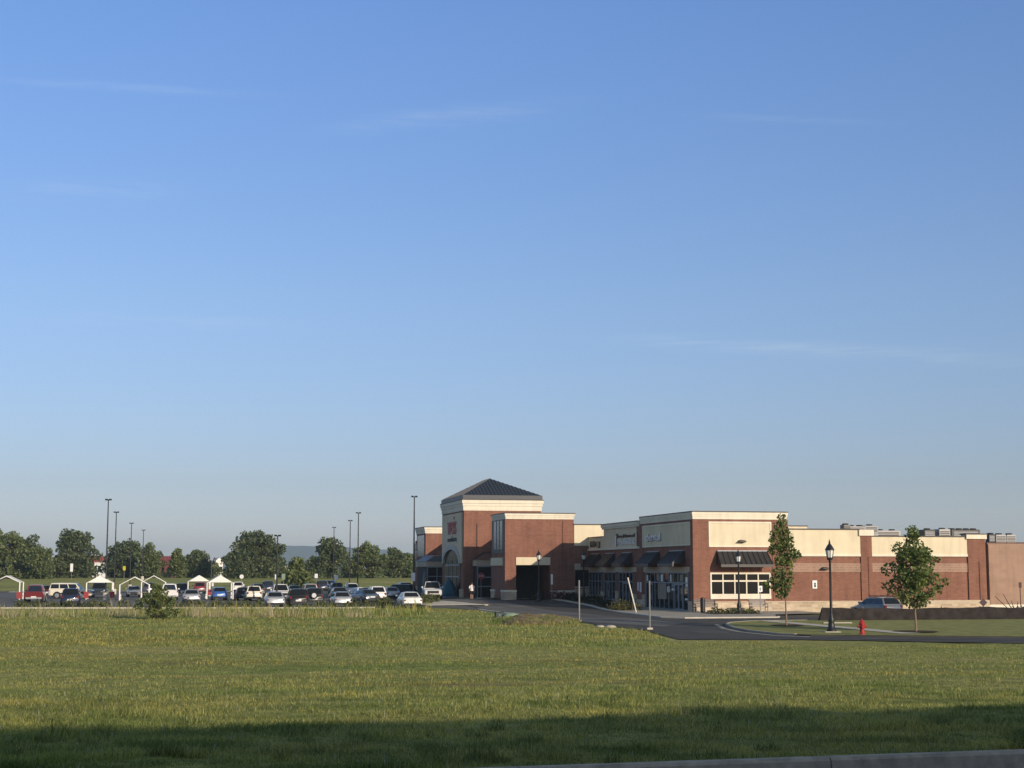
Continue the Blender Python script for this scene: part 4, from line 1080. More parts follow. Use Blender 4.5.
LS = [(104.2, 232, 3.0, .75, .75, 'sign_white', 'round', 'round white sign over the second cart canopy'), (124.2, 300, 3.6, .5, .8, 'yellow_paint', 'rect', 'yellow sign before the dark trees left of the third light pole'),
      (71.5, 330, 3.4, .6, 1.7, 'sign_white', 'rect', 'tall white feather banner in front of the big dark tree'), (241.8, 226, 2.9, .62, .85, 'sign_white', 'round', 'white round-topped sign above the white SUV near the dark sedan'),
      (276.0, 232, 2.9, .3, .75, 'sign_white', 'rect', 'slim white sign just left of the front light pole head level'), (283.6, 226, 3.0, .5, .85, 'utility_green', 'rect', 'pale green sign right of the front light pole'),
      (316.3, 226, 3.0, .45, .62, 'sign_white', 'rect', 'small white sign over the spare wheel car'), (336.2, 222, 2.85, .52, .72, 'sign_white', 'rect', 'white sign above the row behind the silver compact'),
      (413.2, 176, 3.0, .45, .95, 'sign_white', 'rect', 'bright white sign at the foot of the grocery corner light pole'), (213.0, 236, 1.6, .3, .5, 'sign_white', 'rect', 'low white sign behind the blue hatchback canopy')]
for px, d, h_, sw, sh, m, shp, lb in LS:
    x = (px-512)/1551.4*d
    road_sign(lb, gp(x, d), h_, sw, sh, m, shape=shp)
for px, d, h_, lb in ((383.6, 178, 1.7, 'white bollard between the red lamped SUV and the silver sedan'), (347.4, 205, 1.9, 'white bollard behind the second row near the slim poles')):
    x = (px-512)/1551.4*d
    t = thing('bollard', lb, 'bollard', gp(x, d)); MB().lathe([(.13, 0), (.13, h_-.1), (.08, h_)], 12).build('shaft', 'sign_white', t, smooth=40); MB().lathe([(.135, h_*.6), (.135, h_*.7)], 12).build('band', 'grey_metal', t)
# lantern pair behind the cart canopies
x = (213.5-512)/1540*262
t = thing('double_lamp', 'twin headed black lamp standing before the far houses', 'street lamp', gp(x, 262)); MB().lathe([(.12, 0), (.07, 4.9)], 8).build('post', 'dark_metal', t)
for s in (-1, 1): MB().lathe([(.06, 4.7), (.24, 5.0), (.2, 5.45), (.03, 5.7)], 8, (s*.5, 0, 0)).tube([(0, 0, 4.6), (s*.5, 0, 4.75)], .04, 5).build('lantern', 'dark_metal', t)

# hydrant
t = thing('fire_hydrant', 'red fire hydrant on the lawn edge beside the footpath', 'fire hydrant', (18.3, 81.45, .1))
MB().lathe([(.20, 0), (.20, .05), (.125, .07), (.12, .5), (.17, .52), (.17, .57), (.14, .6), (.11, .70), (.05, .76)], 12).build('barrel', 'hydrant_red', t, smooth=40)
for s in (-1, 1): MB().lathe([(.075, s*.10), (.075, s*.21), (.05, s*.24)], 8, (0, 0, .42), 'x').build('side_outlet', 'hydrant_red', t)
MB().lathe([(.095, -.1), (.095, -.2), (.06, -.23)], 8, (0, 0, .40), 'y').build('front_outlet', 'hydrant_red', t); MB().lathe([(.035, .75), (.03, .82)], 5).build('top_nut', 'hydrant_red', t)

# benches before the front wall
def bench(label, u, v, L_, m, m2):
    t = thing('bench', label, 'bench', at(u, v), TH); t.location.z += .12
    mb = MB()
    for k in range(4): mb.box(-L_/2, L_/2, -.32+k*.13, -.21+k*.13, .42, .46)
    mb.build('seat', m, t)
    mb = MB()
    for k in range(4): mb.box(-L_/2, L_/2, .22+k*.02, .26+k*.02, .52+k*.13, .62+k*.13)
    mb.build('backrest', m, t)
    for s in (-L_/2+.05, L_/2-.1):
        MB().box(s, s+.06, -.32, -.26, 0, .68).box(s, s+.06, .2, .27, 0, .98).box(s, s+.06, -.32, .24, .36, .42).box(s-.01, s+.07, -.34, .22, .64, .69).build('end_frame', m2, t)
bench('dark bench behind the low shrubs left of the lamp', .1, -2.3, 2.0, 'wood_bench', 'dark_metal')
bench('grey slatted bench between the small white sign and the slim tree', 4.55, -2.6, 1.5, 'bench_grey', 'bench_grey')
t = thing('litter_bin', 'slim black bin at the left end of the dark bench', 'bin', at(-.55, -3.6)); t.location.z += .12
MB().lathe([(.16, 0), (.2, .1), (.2, 1.0), (.16, 1.05)], 12).build('drum', 'dark_metal', t); MB().lathe([(.21, 1.05), (.2, 1.12), (.08, 1.2)], 12).build('lid', 'dark_metal', t)

# long dark barrier on the lawn
t = thing('barrier_fence', 'long low dark cloth barrier edging the lawn before the brick wall', 'barrier', (20.5, 104.3, 0), R(12.6))
mb = MB(); rings = []
for k in range(0, 61):
    x = k*.55; zt = .90+.03*math.sin(k*.9)+.03*math.sin(k*.31+1)+.015*math.sin(k*2.3); lean = 0 if k else .30
    w = .05*math.sin(k*.7)
    rings.append([(x, -.14+w, -.1), (x, .14+w, -.1), (x+lean, .10+w, zt), (x+lean, -.08+w, zt)])
mb.loft(rings); mb.build('cloth', 'barrier_cloth', t, smooth=40)
for k in range(0, 12):
    MB().box(.4+k*2.9, .46+k*2.9, .13, .19, -.1, 1.0).build('stake', 'wood_bench', t)
# utility pieces near the mound
x, y = -.95, 113.2
t = thing('transformer_box', 'dark green utility box in the grass left of the dirt mound', 'utility box', gp(x, y), TH); MB().box(-.28, .28, -.3, .3, 0, .42).build('cabinet', 'utility_dark', t, bevel=.02); MB().box(-.3, .3, -.32, .32, .42, .46).build('lid', 'utility_dark', t, bevel=.01); MB().box(-.02, .02, -.32, -.3, .15, .3).build('handle', 'grey_metal', t)
t = thing('septic_dome', 'pale green rounded utility cover right of the dark green box', 'utility cover', gp(-.1, 113.0), TH); MB().lathe([(.62, -.05), (.62, .1), (.52, .28), (.3, .38), (.05, .4)], 16).build('dome', 'utility_green', t, smooth=60); MB().lathe([(.68, -.05), (.68, .03), (.62, .05)], 16).build('rim', 'utility_green', t)
for x, y, s, lb in ((5.4, 94.9, .2, 'pale rock at the road edge left of the thin footed post'), (5.95, 93.9, .26, 'larger pale rock touching the road left of the thin footed post'), (-.2, 103.2, .22, 'small pale stone at the left foot of the dirt mound')):
    mb = MB(); rr = []
    for r, z in ((.8, -.2), (1, .15), (.8, .45), (.35, .62)):
        rr.append([(r*s*1.4*math.cos(q)*(1+.2*math.sin(3*q+x)), r*s*math.sin(q)*(1+.15*math.sin(2*q+y)), z*s) for q in np.linspace(0, 2*PI, 10)[:-1]])
    mb.loft(rr); o = mb.build('rock', 'rock', None, smooth=50); o.location = gp(x, y); tag(o, lb, 'rock', 'pale rocks by the road')
tag(MB().box(-.9, .9, -.35, .35, 0, .05).build('concrete_slab', 'concrete'), 'flat pale concrete slab on the lawn before the dark barrier', 'slab').location = (20.6, 98.8, .12)

# ------------------------------------------------------------------ cart corrals with white canopies
def corral(label, px, d, w, dep, ht, eave, boxes=True, rz=TH, front=True):
    x = (px-512)/1551.4*d
    t = thing('cart_canopy', label, 'cart canopy', gp(x, d), rz, 'white cart canopies in the car park')
    h = w/2
    mb = MB()
    th = .07
    mb.loft([[(-h, 0, eave), (0, 0, ht), (h, 0, eave), (h, 0, eave-th), (0, 0, ht-th*1.3), (-h, 0, eave-th)], [(-h, dep, eave), (0, dep, ht), (h, dep, eave), (h, dep, eave-th), (0, dep, ht-th*1.3), (-h, dep, eave-th)]])
    mb.build('roof', 'canopy_white', t)
    if front:
        MB().poly([(-h+.15, -.02, eave+.03), (h-.15, -.02, eave+.03), (0, -.02, ht-.03)]).poly([(-h+.15, .03, eave+.03), (0, .03, ht-.03), (h-.15, .03, eave+.03)]).build('gable_cloth', 'canopy_white', t)
    for sx in (-h, h):
        for y in (0, dep):
            MB().box(sx-.06, sx+.06, y-.06, y+.06, 0, eave).build('leg', 'canopy_white', t)
        MB().box(sx-.03, sx+.03, .06, dep-.06, .85, .93).box(sx-.03, sx+.03, .06, dep-.06, .40, .46).build('side_rail', 'post_grey', t)
        if boxes: MB().box(sx-.32, sx+.28, -.12, -.07, .18, .95).build('notice_board', 'sign_red', t)
    MB().box(-h+.06, h-.06, dep-.03, dep+.03, .85, .93).build('back_rail', 'post_grey', t)
corral('white cart canopy cut by the left edge of the picture', 6.6, 183, 3.1, 5, 2.85, 2.1, True, TH, False)
corral('white cart canopy around the foot of the tallest light pole', 100, 186, 3.0, 4.5, 2.85, 2.0)
corral('white cart canopy left of the field sapling, silver car inside', 135, 180, 3.3, 5, 2.75, 1.85, False, TH, False)
corral('white cart canopy half hidden behind the field sapling', 154, 198, 3.0, 5, 2.85, 2.0, False, TH, False)
corral('white pointed cart canopy sheltering the red car', 199.5, 208, 2.9, 4.5, 2.85, 2.0)
corral('white pointed cart canopy over the blue hatchback', 220.5, 188, 3.1, 4.5, 2.9, 2.0, False)

# ------------------------------------------------------------------ cars
PAINT = {}
def paint(name, col, metal=.0):
    if name not in PAINT: PAINT[name] = mat('paint_'+name, col, .28, .03, 3, metal=metal, spec=.5, coat=.6)
    return 'paint_'+name
for n_, c_, m_ in (('white', (.72, .71, .68), 0), ('cream', (.74, .68, .55), 0), ('silver', (.40, .41, .42), .35), ('grey', (.14, .15, .165), .3), ('black', (.012, .012, .014), 0), ('navy', (.016, .026, .055), .1), ('red', (.15, .010, .016), .1), ('brightred', (.20, .02, .022), 0),
                   ('blue', (.018, .10, .33), .15), ('slate', (.055, .075, .10), .3), ('tan', (.22, .19, .15), .3), ('charcoal', (.035, .037, .04), .3)):
    paint(n_, c_, m_)
for n_ in ('black', 'charcoal', 'navy'):
    b_ = MATS['paint_'+n_].node_tree.nodes['Principled BSDF']; b_.inputs['Coat Weight'].default_value = .15; b_.inputs['Specular IOR Level'].default_value = .25

TYPES = {
 #        L    half w  zb   deck(rear top) hood  nose  roof  xr0   xr1   xf1   xf0   wheel r, axle x's
 'sedan': (4.75, .92, .26, .98, .93, .74, 1.45, -1.75, -1.05, .22, 1.12, .33, 1.38),
 'hatch': (4.25, .90, .26, 1.0, .95, .78, 1.52, -2.0, -1.62, .20, 1.10, .33, 1.28),
 'suv': (4.65, .95, .30, 1.08, 1.04, .88, 1.72, -2.22, -1.85, .35, 1.12, .37, 1.36),
 'bigsuv': (5.3, 1.02, .36, 1.22, 1.16, 1.0, 1.93, -2.56, -2.36, .62, 1.25, .41, 1.55),
 'pickup': (5.7, 1.0, .40, 1.18, 1.14, 1.0, 1.90, -.85, -.72, .72, 1.38, .41, 1.75),
 'van': (4.9, .98, .30, 1.08, 1.0, .85, 1.80, -2.34, -2.15, .75, 1.55, .36, 1.5)}

def make_car(label, cat, typ, color, loc, rz, spare=False, group='cars in the car park', rack=False, name='parked_car'):
    L_, w, zb, dk, hd, ns, rf, xr0, xr1, xf1, xf0, wr, ax = TYPES[typ]
    p = paint(color, (0, 0, 0))
    t = thing(name, label, cat, loc, rz, group); h = L_/2
    def ring(x, k, zt, zlow=zb, tuck=.86):
        ww = w*k
        pts = [(ww*.86, zlow), (ww*.985, zlow+.10), (ww, (zlow+zt)*.5), (ww*.975, zt-.12), (ww*tuck, zt-.015), (ww*.5, zt+.012)]
        return [(x, y, z) for y, z in pts]+[(x, -y, z) for y, z in reversed(pts)]
    if typ == 'pickup':
        rings = [ring(-h, .93, dk-.04), ring(-h+.06, .98, dk), ring(xr0-.02, 1, dk), ring(xr0, 1, dk), ring(xf0, 1, hd), ring(h-.6, .98, hd-.05), ring(h-.15, .93, ns+.02), ring(h, .85, ns-.12, zb+.06)]
    else:
        rings = [ring(-h, .84, dk-.22, zb+.06), ring(-h+.10, .93, dk-.06), ring(-h+.35, .98, dk), ring(xr1, 1, dk), ring(xf1, 1, (dk+hd)/2), ring(xf0, 1, hd), ring(h-.7, .97, (hd+ns)/2+.02), ring(h-.2, .90, ns), ring(h, .78, ns-.18, zb+.06)]
    mb = MB(); mb.loft(rings)
    bz = min(dk, hd)-.06; bw, tw = w*.90, w*.70
    def gr(x, f, zt):
        a_ = bw+(tw-bw)*f
        pts = [(bw*.995, bz), (a_+(bw-a_)*.12, zt-.10*f-.004), (a_*.93, zt-.03*f), (a_*.5, zt+.006)]
        return [(x, y, z) for y, z in pts]+[(x, -y, z) for y, z in reversed(pts)]
    mb.loft([gr(xr0, .02, bz+.05), gr(xr1, 1, rf-.03), gr((xr1*.6+xf1*.4), 1, rf), gr(xf1, 1, rf-.03), gr(xf0, .02, bz+.05)])
    body = mb.build('body', p, t, smooth=38)
    # glass, set just proud of the body faces
    def pane(nm, c, ins=(.06, .06, .10, .10), parent=t, off=.016):
        a_, b_, cc, d_ = [Vector(q) for q in c]          # a,b bottom; cc,d top (c over b)
        def bl(s, q): return (a_*(1-s)+b_*s)*(1-q)+(d_*(1-s)+cc*s)*q
        n_ = (b_-a_).cross(d_-a_).normalized()*off
        q = [bl(ins[0], ins[2]), bl(1-ins[1], ins[2]), bl(1-ins[1], 1-ins[3]), bl(ins[0], 1-ins[3])]
        MB().quad(*[v+n_ for v in q]).build(nm, 'car_glass', parent)
    zt = rf-.10
    twb = tw+(bw-tw)*.12
    pane('windshield', [(xf0, -bw, bz+.08), (xf0, bw, bz+.08), (xf1, twb*.95, rf-.05), (xf1, -twb*.95, rf-.05)], (.05, .05, .05, .06))
    pane('rear_window', [(xr0, bw, dk-.0), (xr0, -bw, dk-.0), (xr1, -twb*.95, rf-.05), (xr1, twb*.95, rf-.05)], (.09, .09, .10 if typ in ('sedan',) else .06, .10), off=.022)
    nsw = 2 if typ in ('sedan', 'pickup', 'hatch') else 3
    cut = np.linspace(0, 1, nsw+1)
    for s in (-1, 1):
        for k in range(nsw):
            f0, f1 = cut[k], cut[k+1]
            bx0 = xr0+.12+(xf0-.25-xr0-.12)*f0; bx1 = xr0+.12+(xf0-.25-xr0-.12)*f1; tx0 = xr1+(xf1-xr1)*f0; tx1 = xr1+(xf1-xr1)*f1
            zb2 = max(dk, hd)+.01
            fz = (zb2-bz)/(zt-bz); yb = bw+(twb-bw)*fz
            c = [(bx0, s*yb, zb2), (bx1, s*yb, zb2), (tx1, s*twb, zt), (tx0, s*twb, zt)]
            if s > 0: c = [c[1], c[0], c[3], c[2]]
            pane('side_window', c, (.05, .05, .04, .10))
    # wheels
    for sx in (-ax, ax):
        for s in (-1, 1):
            wy = s*(w-.115)
            MB().lathe([(wr*1.16, s*(w-.35)), (wr*1.16, s*(w+.006)), (wr*.9, s*(w+.006))], 18, (sx, 0, wr+.01), 'y').build('wheel_arch', 'black_plastic', t)
            wh = MB().lathe([(wr*.55, wy-.11), (wr*.96, wy-.115), (wr, wy-.07), (wr, wy+.07), (wr*.96, wy+.115+.0), (wr*.55, wy+.11)], 18, (sx, 0, wr), 'y').build('wheel', 'rubber', t, smooth=40)
            yo = wy+s*.125
            rm = MB().lathe([(.03, yo-s*.03), (wr*.58, yo-s*.02), (wr*.64, yo)], 14, (sx, 0, wr), 'y')
            for k in range(5):
                a_ = k*2*PI/5+.3; c_, s_ = math.cos(a_), math.sin(a_)
                rm.tube([(sx, yo, wr), (sx+c_*wr*.6, yo, wr+s_*wr*.6)], .035, 4)
            rm.build('rim', 'rim_metal', wh)
    # lamps, plates, bumpers, grille, mirrors
    for s in (-1, 1):
        y0, y1 = sorted((s*w*.56, s*w*.86))
        MB().box(h-.32, h-.02, y0, y1, ns-.20, ns-.02).build('headlight', 'head_lamp', t, bevel=.03)
        tz = dk-.34 if typ in ('sedan',) else dk-.30
        th_ = .13 if typ == 'sedan' else .24
        y0, y1 = sorted((s*w*.66, s*w*.88))
        if typ == 'pickup': y0, y1 = sorted((s*w*.80, s*w*.94))
        MB().box(-h-.01, -h+.25, y0, y1, tz, tz+th_).build('tail_light', 'tail_red', t, bevel=.03)
        y0, y1 = sorted((s*(w-.02), s*(w+.17)))
        MB().box(xf0-.5, xf0-.36, y0, y1, hd+.06, hd+.22).build('mirror', p, t, bevel=.03)
    MB().box(-h-.03, -h+.02, -.26, .26, .56 if typ != 'sedan' else .60, .70 if typ != 'sedan' else .74).build('number_plate', 'plate', t)
    MB().box(-h-.035, -h+.2, -w*.82, w*.82, zb, zb+.20).build('rear_bumper', 'black_plastic' if typ != 'pickup' else 'grey_metal', t, bevel=.03)
    MB().box(h-.2, h+.02, -w*.75, w*.75, zb, zb+.16).build('front_bumper', 'black_plastic', t, bevel=.03)
    MB().box(h-.08, h+.015, -w*(.62 if typ == 'pickup' else .46), w*(.62 if typ == 'pickup' else .46), ns-.36, ns-.08).build('grille', 'black_plastic', t, bevel=.02)
    if spare:
        sp = MB().lathe([(.36, -h-.20), (.37, -h-.12), (.36, -h-.03), (.1, -h-.03)], 16, (0, .1, .98), 'x').build('spare_wheel', 'rubber', t)
        MB().lathe([(.02, -h-.21), (.22, -h-.21), (.24, -h-.19)], 14, (0, .1, .98), 'x').build('rim', 'head_lamp', sp)
    if typ == 'pickup': MB().box(-h+.1, xr0-.06, -w*.82, w*.82, dk-.05, dk+.024).build('bed_cover', 'black_plastic', t)
    if rack:
        for s in (-1, 1): MB().box(xr1+.1, xf1-.1, s*tw*.8-.03, s*tw*.8+.03, rf+.02, rf+.09).build('roof_rail', 'dark_metal', t)
    return t

A_ = TH+PI/2           # rear towards us
B_ = TH-PI/2           # nose towards us
CARS = [ # px, row of wheels' contact, type, colour, heading, label, category, extra
 (36.5, 602.5, 'pickup', 'red', A_, 'dark red pickup seen from behind near the left edge', 'pickup truck'),
 (48.5, 597.0, 'hatch', 'charcoal', A_, 'dark hatchback half hidden between the red pickup and the white SUV', 'car'),
 (72.5, 598.6, 'bigsuv', 'cream', TH*.2, 'big white SUV seen side-on behind the dark blue car', 'suv'),
 (72.5, 606.0, 'suv', 'navy', A_, 'dark navy car nearest the kerb in front of the white SUV', 'car'),
 (100.0, 597.5, 'pickup', 'slate', B_, 'slate blue pickup facing us under the canopy at the tall light pole', 'pickup truck'),
 (134.5, 597.0, 'sedan', 'silver', B_, 'silver car facing us under the canopy left of the sapling', 'car'),
 (149.5, 594.0, 'suv', 'slate', A_, 'grey SUV half hidden behind the field sapling', 'suv'),
 (170.0, 600.0, 'pickup', 'white', A_, 'white pickup seen from behind right of the sapling', 'pickup truck'),
 (182.5, 595.5, 'suv', 'navy', A_, 'dark SUV behind the small silver sedan', 'suv'),
 (192.0, 603.2, 'sedan', 'silver', A_, 'small silver sedan in front of the red car canopy', 'car'),
 (200.0, 593.6, 'suv', 'brightred', A_, 'red car sheltered by a pointed white canopy', 'car'),
 (219.5, 600.0, 'hatch', 'blue', A_, 'bright blue hatchback under the right pointed canopy', 'car'),
 (238.0, 592.6, 'suv', 'white', A_, 'white SUV in the far row beside the round-topped sign', 'suv'),
 (243.5, 600.2, 'hatch', 'black', A_, 'black hatchback tucked left of the boxy white wagon', 'car'),
 (253.5, 600.8, 'suv', 'cream', A_, 'boxy white wagon with dark rear window and no colour trim', 'car'),
 (258.0, 596.5, 'suv', 'slate', A_, 'slate SUV behind the boxy white wagon', 'suv'),
 (268.0, 592.0, 'van', 'navy', A_, 'navy van with its roof showing in the far row left of the front light pole', 'van'),
 (280.5, 601.0, 'pickup', 'white', B_, 'white pickup facing us behind the front light pole', 'pickup truck'),
 (274.5, 607.2, 'sedan', 'silver', A_, 'low silver sedan nearest the kerb before the white pickup', 'car'),
 (297.0, 606.9, 'suv', 'black', A_, 'black SUV with red lamps nearest the kerb', 'suv'),
 (313.0, 605.0, 'suv', 'charcoal', A_, 'dark off-roader with a spare wheel on its tail', 'suv', dict(spare=True)),
 (294.0, 596.0, 'sedan', 'slate', A_, 'slate blue car behind the black SUV', 'car'),
 (309.5, 598.0, 'van', 'tan', A_, 'tan van behind the spare wheel car', 'van'),
 (341.0, 607.0, 'sedan', 'silver', A_, 'silver compact nearest the kerb in the middle of the row', 'car'),
 (338.5, 600.5, 'hatch', 'charcoal', A_, 'dark hatchback right behind the silver compact', 'car'),
 (336.0, 594.5, 'suv', 'slate', A_, 'slate SUV with pale roof in the row behind the dark hatchback', 'suv'),
 (322.0, 591.0, 'van', 'navy', A_, 'dark van in the far row under the small white sign', 'van'),
 (330.0, 590.0, 'suv', 'blue', A_, 'blue SUV in the far row beside the dark van', 'suv'),
 (351.0, 595.5, 'suv', 'white', A_, 'white SUV under the pair of slim light poles', 'suv'),
 (359.5, 600.6, 'hatch', 'white', A_+R(8), 'white hatchback left of the red lamped white SUV', 'car'),
 (364.8, 603.0, 'sedan', 'slate', A_+R(14), 'slate sedan nosing out beside the red lamped white SUV', 'car'),
 (376.0, 602.0, 'suv', 'white', A_, 'white SUV with bright red tail lamps near the island', 'suv'),
 (391.0, 599.0, 'sedan', 'silver', A_, 'pale silver sedan behind the nearest white sedan', 'car'),
 (403.5, 595.5, 'van', 'charcoal', A_, 'dark grey van behind the nearest white sedan', 'van'),
 (397.5, 586.5, 'suv', 'black', A_+R(60), 'black SUV far off on the grass strip by the store corner', 'suv'),
 (409.0, 608.0, 'sedan', 'white', A_, 'nearest white sedan at the right end of the row', 'car'),
 (432.0, 599.2, 'pickup', 'white', B_-R(7), 'white pickup with dark grille facing us beside the grocery store', 'pickup truck'),
]
for c in CARS:
    px, row, typ, colr, hd_, lb, cat = c[:7]; ex = c[7] if len(c) > 7 else {}
    Lh = TYPES[typ][0]/2
    z = 0.
    for _ in range(4):
        d = (EYE-z)*1540/(row-571); x = (px-512)/1551.4*d; z = T(x, d)
    # the contact row is the near end of the car: push the centre back
    back_ = abs(math.sin(hd_))*Lh*.62+abs(math.cos(hd_))*.8
    x, d = x*(d+back_)/d, d+back_
    make_car(lb, cat, typ, colr, (x, d, T(x, d)+.03), hd_, **ex)
make_car('silver estate car half hidden behind the dark barrier', 'car', 'hatch', 'grey', (26.5, 113.2, .03), A_+R(10), rack=True, group='cars behind the barrier')
make_car('black car cut by the right edge behind the dark barrier', 'car', 'sedan', 'black', (39.9, 114.5, .03), R(184), group='cars behind the barrier')

# ------------------------------------------------------------------ person walking
def skin_mesh(name, nodes, edges, m, parent, sub=2):
    me = bpy.data.meshes.new(name); me.from_pydata([n_[0] for n_ in nodes], edges, []); o = bpy.data.objects.new(name, me); COL.objects.link(o)
    md = o.modifiers.new('skin', 'SKIN'); md.use_smooth_shade = True
    for i, n_ in enumerate(nodes):
        sv = me.skin_vertices[0].data[i]; r = n_[1]; sv.radius = r if hasattr(r, '__len__') else (r, r); sv.use_root = (i == 0)
    o.modifiers.new('sub', 'SUBSURF').levels = sub
    bpy.context.view_layer.update()
    m2 = bpy.data.meshes.new_from_object(o.evaluated_get(bpy.context.evaluated_depsgraph_get()))
    bpy.data.objects.remove(o); bpy.data.meshes.remove(me)
    return link(name, m2, m, parent, 180)
pp = thing('person', 'person in white shirt and dark shorts walking towards the grocery entrance', 'person', at(-11.7, 34.0), R(4))
N = []; E = []
def nd(p, r, prev=None):
    N.append((p, r)); i = len(N)-1
    if prev is not None: E.append((prev, i))
    return i
pel = nd((0, 0, .93), (.15, .11)); wst = nd((0, .01, 1.10), (.14, .10), pel); ch = nd((0, .02, 1.30), (.16, .11), wst); sh_ = nd((0, .01, 1.44), (.10, .08), ch); nk = nd((0, .01, 1.51), .055, sh_)
hd1 = nd((0, .025, 1.60), (.072, .085), nk); hd2 = nd((0, .025, 1.70), (.07, .085), hd1); nose = nd((0, .115, 1.645), .016, hd1)
for s in (-1, 1):
    ear = nd((s*.078, .01, 1.645), .014, hd1)
    f = .22*s
    hip = nd((s*.09, 0, .87), .088, pel); kn = nd((s*.095, f*.7, .49), .058, hip); an = nd((s*.095, f*.9-.06, .09), .038, kn); he = nd((s*.095, f*.9-.07, .045), .036, an); toe = nd((s*.10, f*.9+.12, .03), .032, he)
    so = nd((s*.19, .01, 1.41), .055, sh_); el = nd((s*.245, -.04-f*.25, 1.13), .040, so); wr_ = nd((s*.25, .03-f*.55, .89), .028, el); pa = nd((s*.25, .05-f*.55, .82), (.022, .036), wr_)
    for k, (dy, ln) in enumerate(((-.03, .066), (-.01, .078), (.012, .074), (.032, .06))):
        a1 = nd((s*.25, .05-f*.55+dy, .78), .0095, pa); a2 = nd((s*.243, .055-f*.55+dy*1.1, .78-ln*.6), .009, a1); nd((s*.232, .06-f*.55+dy*1.1, .78-ln), .008, a2)
    th1 = nd((s*.24, .095-f*.55, .82), .011, pa); nd((s*.232, .115-f*.55, .785), .009, th1)
skin_mesh('body', N, E, 'skin', pp)
hm = MB(); rings = []
for k in range(9):
    a_ = PI*.62*k/8; r_, z_ = math.sin(a_), math.cos(a_)
    rings.append([(.092*r_*math.cos(t_), .0+.108*r_*math.sin(t_)-.012*(1-z_)*.5, 1.672+.102*z_+(.03*(math.sin(t_)) if k > 6 else 0)) for t_ in np.linspace(0, 2*PI, 17)[:-1]])
hm.loft(rings); hm.build('hair', 'hair', pp, smooth=180)
def garment(name, rings_, m, extra=()):
    mb = MB()
    mb.loft([[(cx_+rx_*math.cos(t_), cy_+ry_*math.sin(t_), z_) for t_ in np.linspace(0, 2*PI, 17)[:-1]] for cx_, cy_, z_, rx_, ry_ in rings_])
    for e_ in extra: mb.loft([[(cx_+rx_*math.cos(t_), cy_+ry_*math.sin(t_), z_) for t_ in np.linspace(0, 2*PI, 13)[:-1]] for cx_, cy_, z_, rx_, ry_ in e_])
    return mb.build(name, m, pp, smooth=50)
garment('shirt', [(0, 0, .90, .185, .135), (0, .005, 1.02, .178, .13), (0, .01, 1.2, .185, .135), (0, .015, 1.34, .205, .14), (0, .01, 1.43, .175, .11), (0, .008, 1.49, .085, .08)], 'shirt_white',
        [[(s_*.15, .01, 1.44, .05, .06), (s_*.20, .0, 1.38, .062, .07), (s_*.24, -.015, 1.28, .066, .072), (s_*.25, -.03, 1.17, .066, .07)] for s_ in (-1, 1)])
garment('shorts', [(0, 0, .99, .172, .125), (0, 0, .90, .180, .13), (0, 0, .82, .178, .13), (0, 0, .79, .15, .11)], 'shorts_dark',
        [[(s_*.09, 0, .86, .085, .11), (s_*.095, s_*.05, .72, .088, .105), (s_*.097, s_*.12, .55, .085, .10)] for s_ in (-1, 1)])
for s in (-1, 1):
    f = .22*s
    MB().loft([[(s*.095-.05, f*.9-.12, .0), (s*.095+.05, f*.9-.12, .0), (s*.1+.055, f*.9+.15, .0), (s*.1-.055, f*.9+.15, .0)], [(s*.095-.045, f*.9-.11, .1), (s*.095+.045, f*.9-.11, .1), (s*.1+.04, f*.9+.13, .06), (s*.1-.04, f*.9+.13, .06)]]).build('shoe', 'rubber', pp, bevel=.01)

# ------------------------------------------------------------------ far houses
def house(label, px, d, w, dp, hw_, hr, wallm, roofm, rz=0., zoff=0, gable=False):
    x = (px-512)/1551.4*d; t = thing('far_house', label, 'house', (x, d, T(x, d)+zoff), rz, 'houses beyond the trees')
    MB().box(-w/2, w/2, -dp/2, dp/2, -.5, hw_).build('wall', wallm, t)
    mb = MB(); o_ = .3
    if gable: mb.loft([[(-w/2-o_, -dp/2-o_, hw_), (0, -dp/2-o_, hr), (w/2+o_, -dp/2-o_, hw_)], [(-w/2-o_, dp/2+o_, hw_), (0, dp/2+o_, hr), (w/2+o_, dp/2+o_, hw_)]])
    else: mb.loft([[(-w/2-o_, -dp/2-o_, hw_), (-w/2-o_, 0, hr), (-w/2-o_, dp/2+o_, hw_)], [(w/2+o_, -dp/2-o_, hw_), (w/2+o_, 0, hr), (w/2+o_, dp/2+o_, hw_)]])
    mb.build('roof', roofm, t)
    for k in range(3): MB().box(w*(-.3+.3*k)-.35, w*(-.3+.3*k)+.35, -dp/2-.04, -dp/2+.01, hw_*.35, hw_*.75).build('window', 'dark_glass', t)
    MB().box(w*.2, w*.2+.35, .2, .6, hr-.9, hr+.25).build('chimney', 'bench_grey', t)
house('small white house with a red roof between the dark trees and the tall left pole', 97.5, 400, 3.2, 4, 3.9, 5.4, 'white_paint', 'red_roof')
house('low barn with a maroon roof left of the small light green tree', 165, 420, 5.2, 5, 3.4, 5.6, 'maroon_roof', 'maroon_roof')
house('white gabled house right of the twin headed lamp', 217, 400, 2.2, 3, 3.6, 5.0, 'white_paint', 'canopy_white', R(25), 0, True)
house('pale house glimpsed between the light young tree and the largest tree', 281, 412, 2.0, 3, 2.9, 3.9, 'cream_trim', 'bench_grey', R(-20), 0, True)
house('white gabled house behind the two slim light poles', 346, 400, 2.2, 3, 3.2, 4.4, 'white_paint', 'bench_grey', R(20), 0, True)
house('low white house right of the slim light poles', 353.5, 412, 1.8, 3, 2.6, 3.6, 'white_paint', 'canopy_white', R(-15), 0, True)

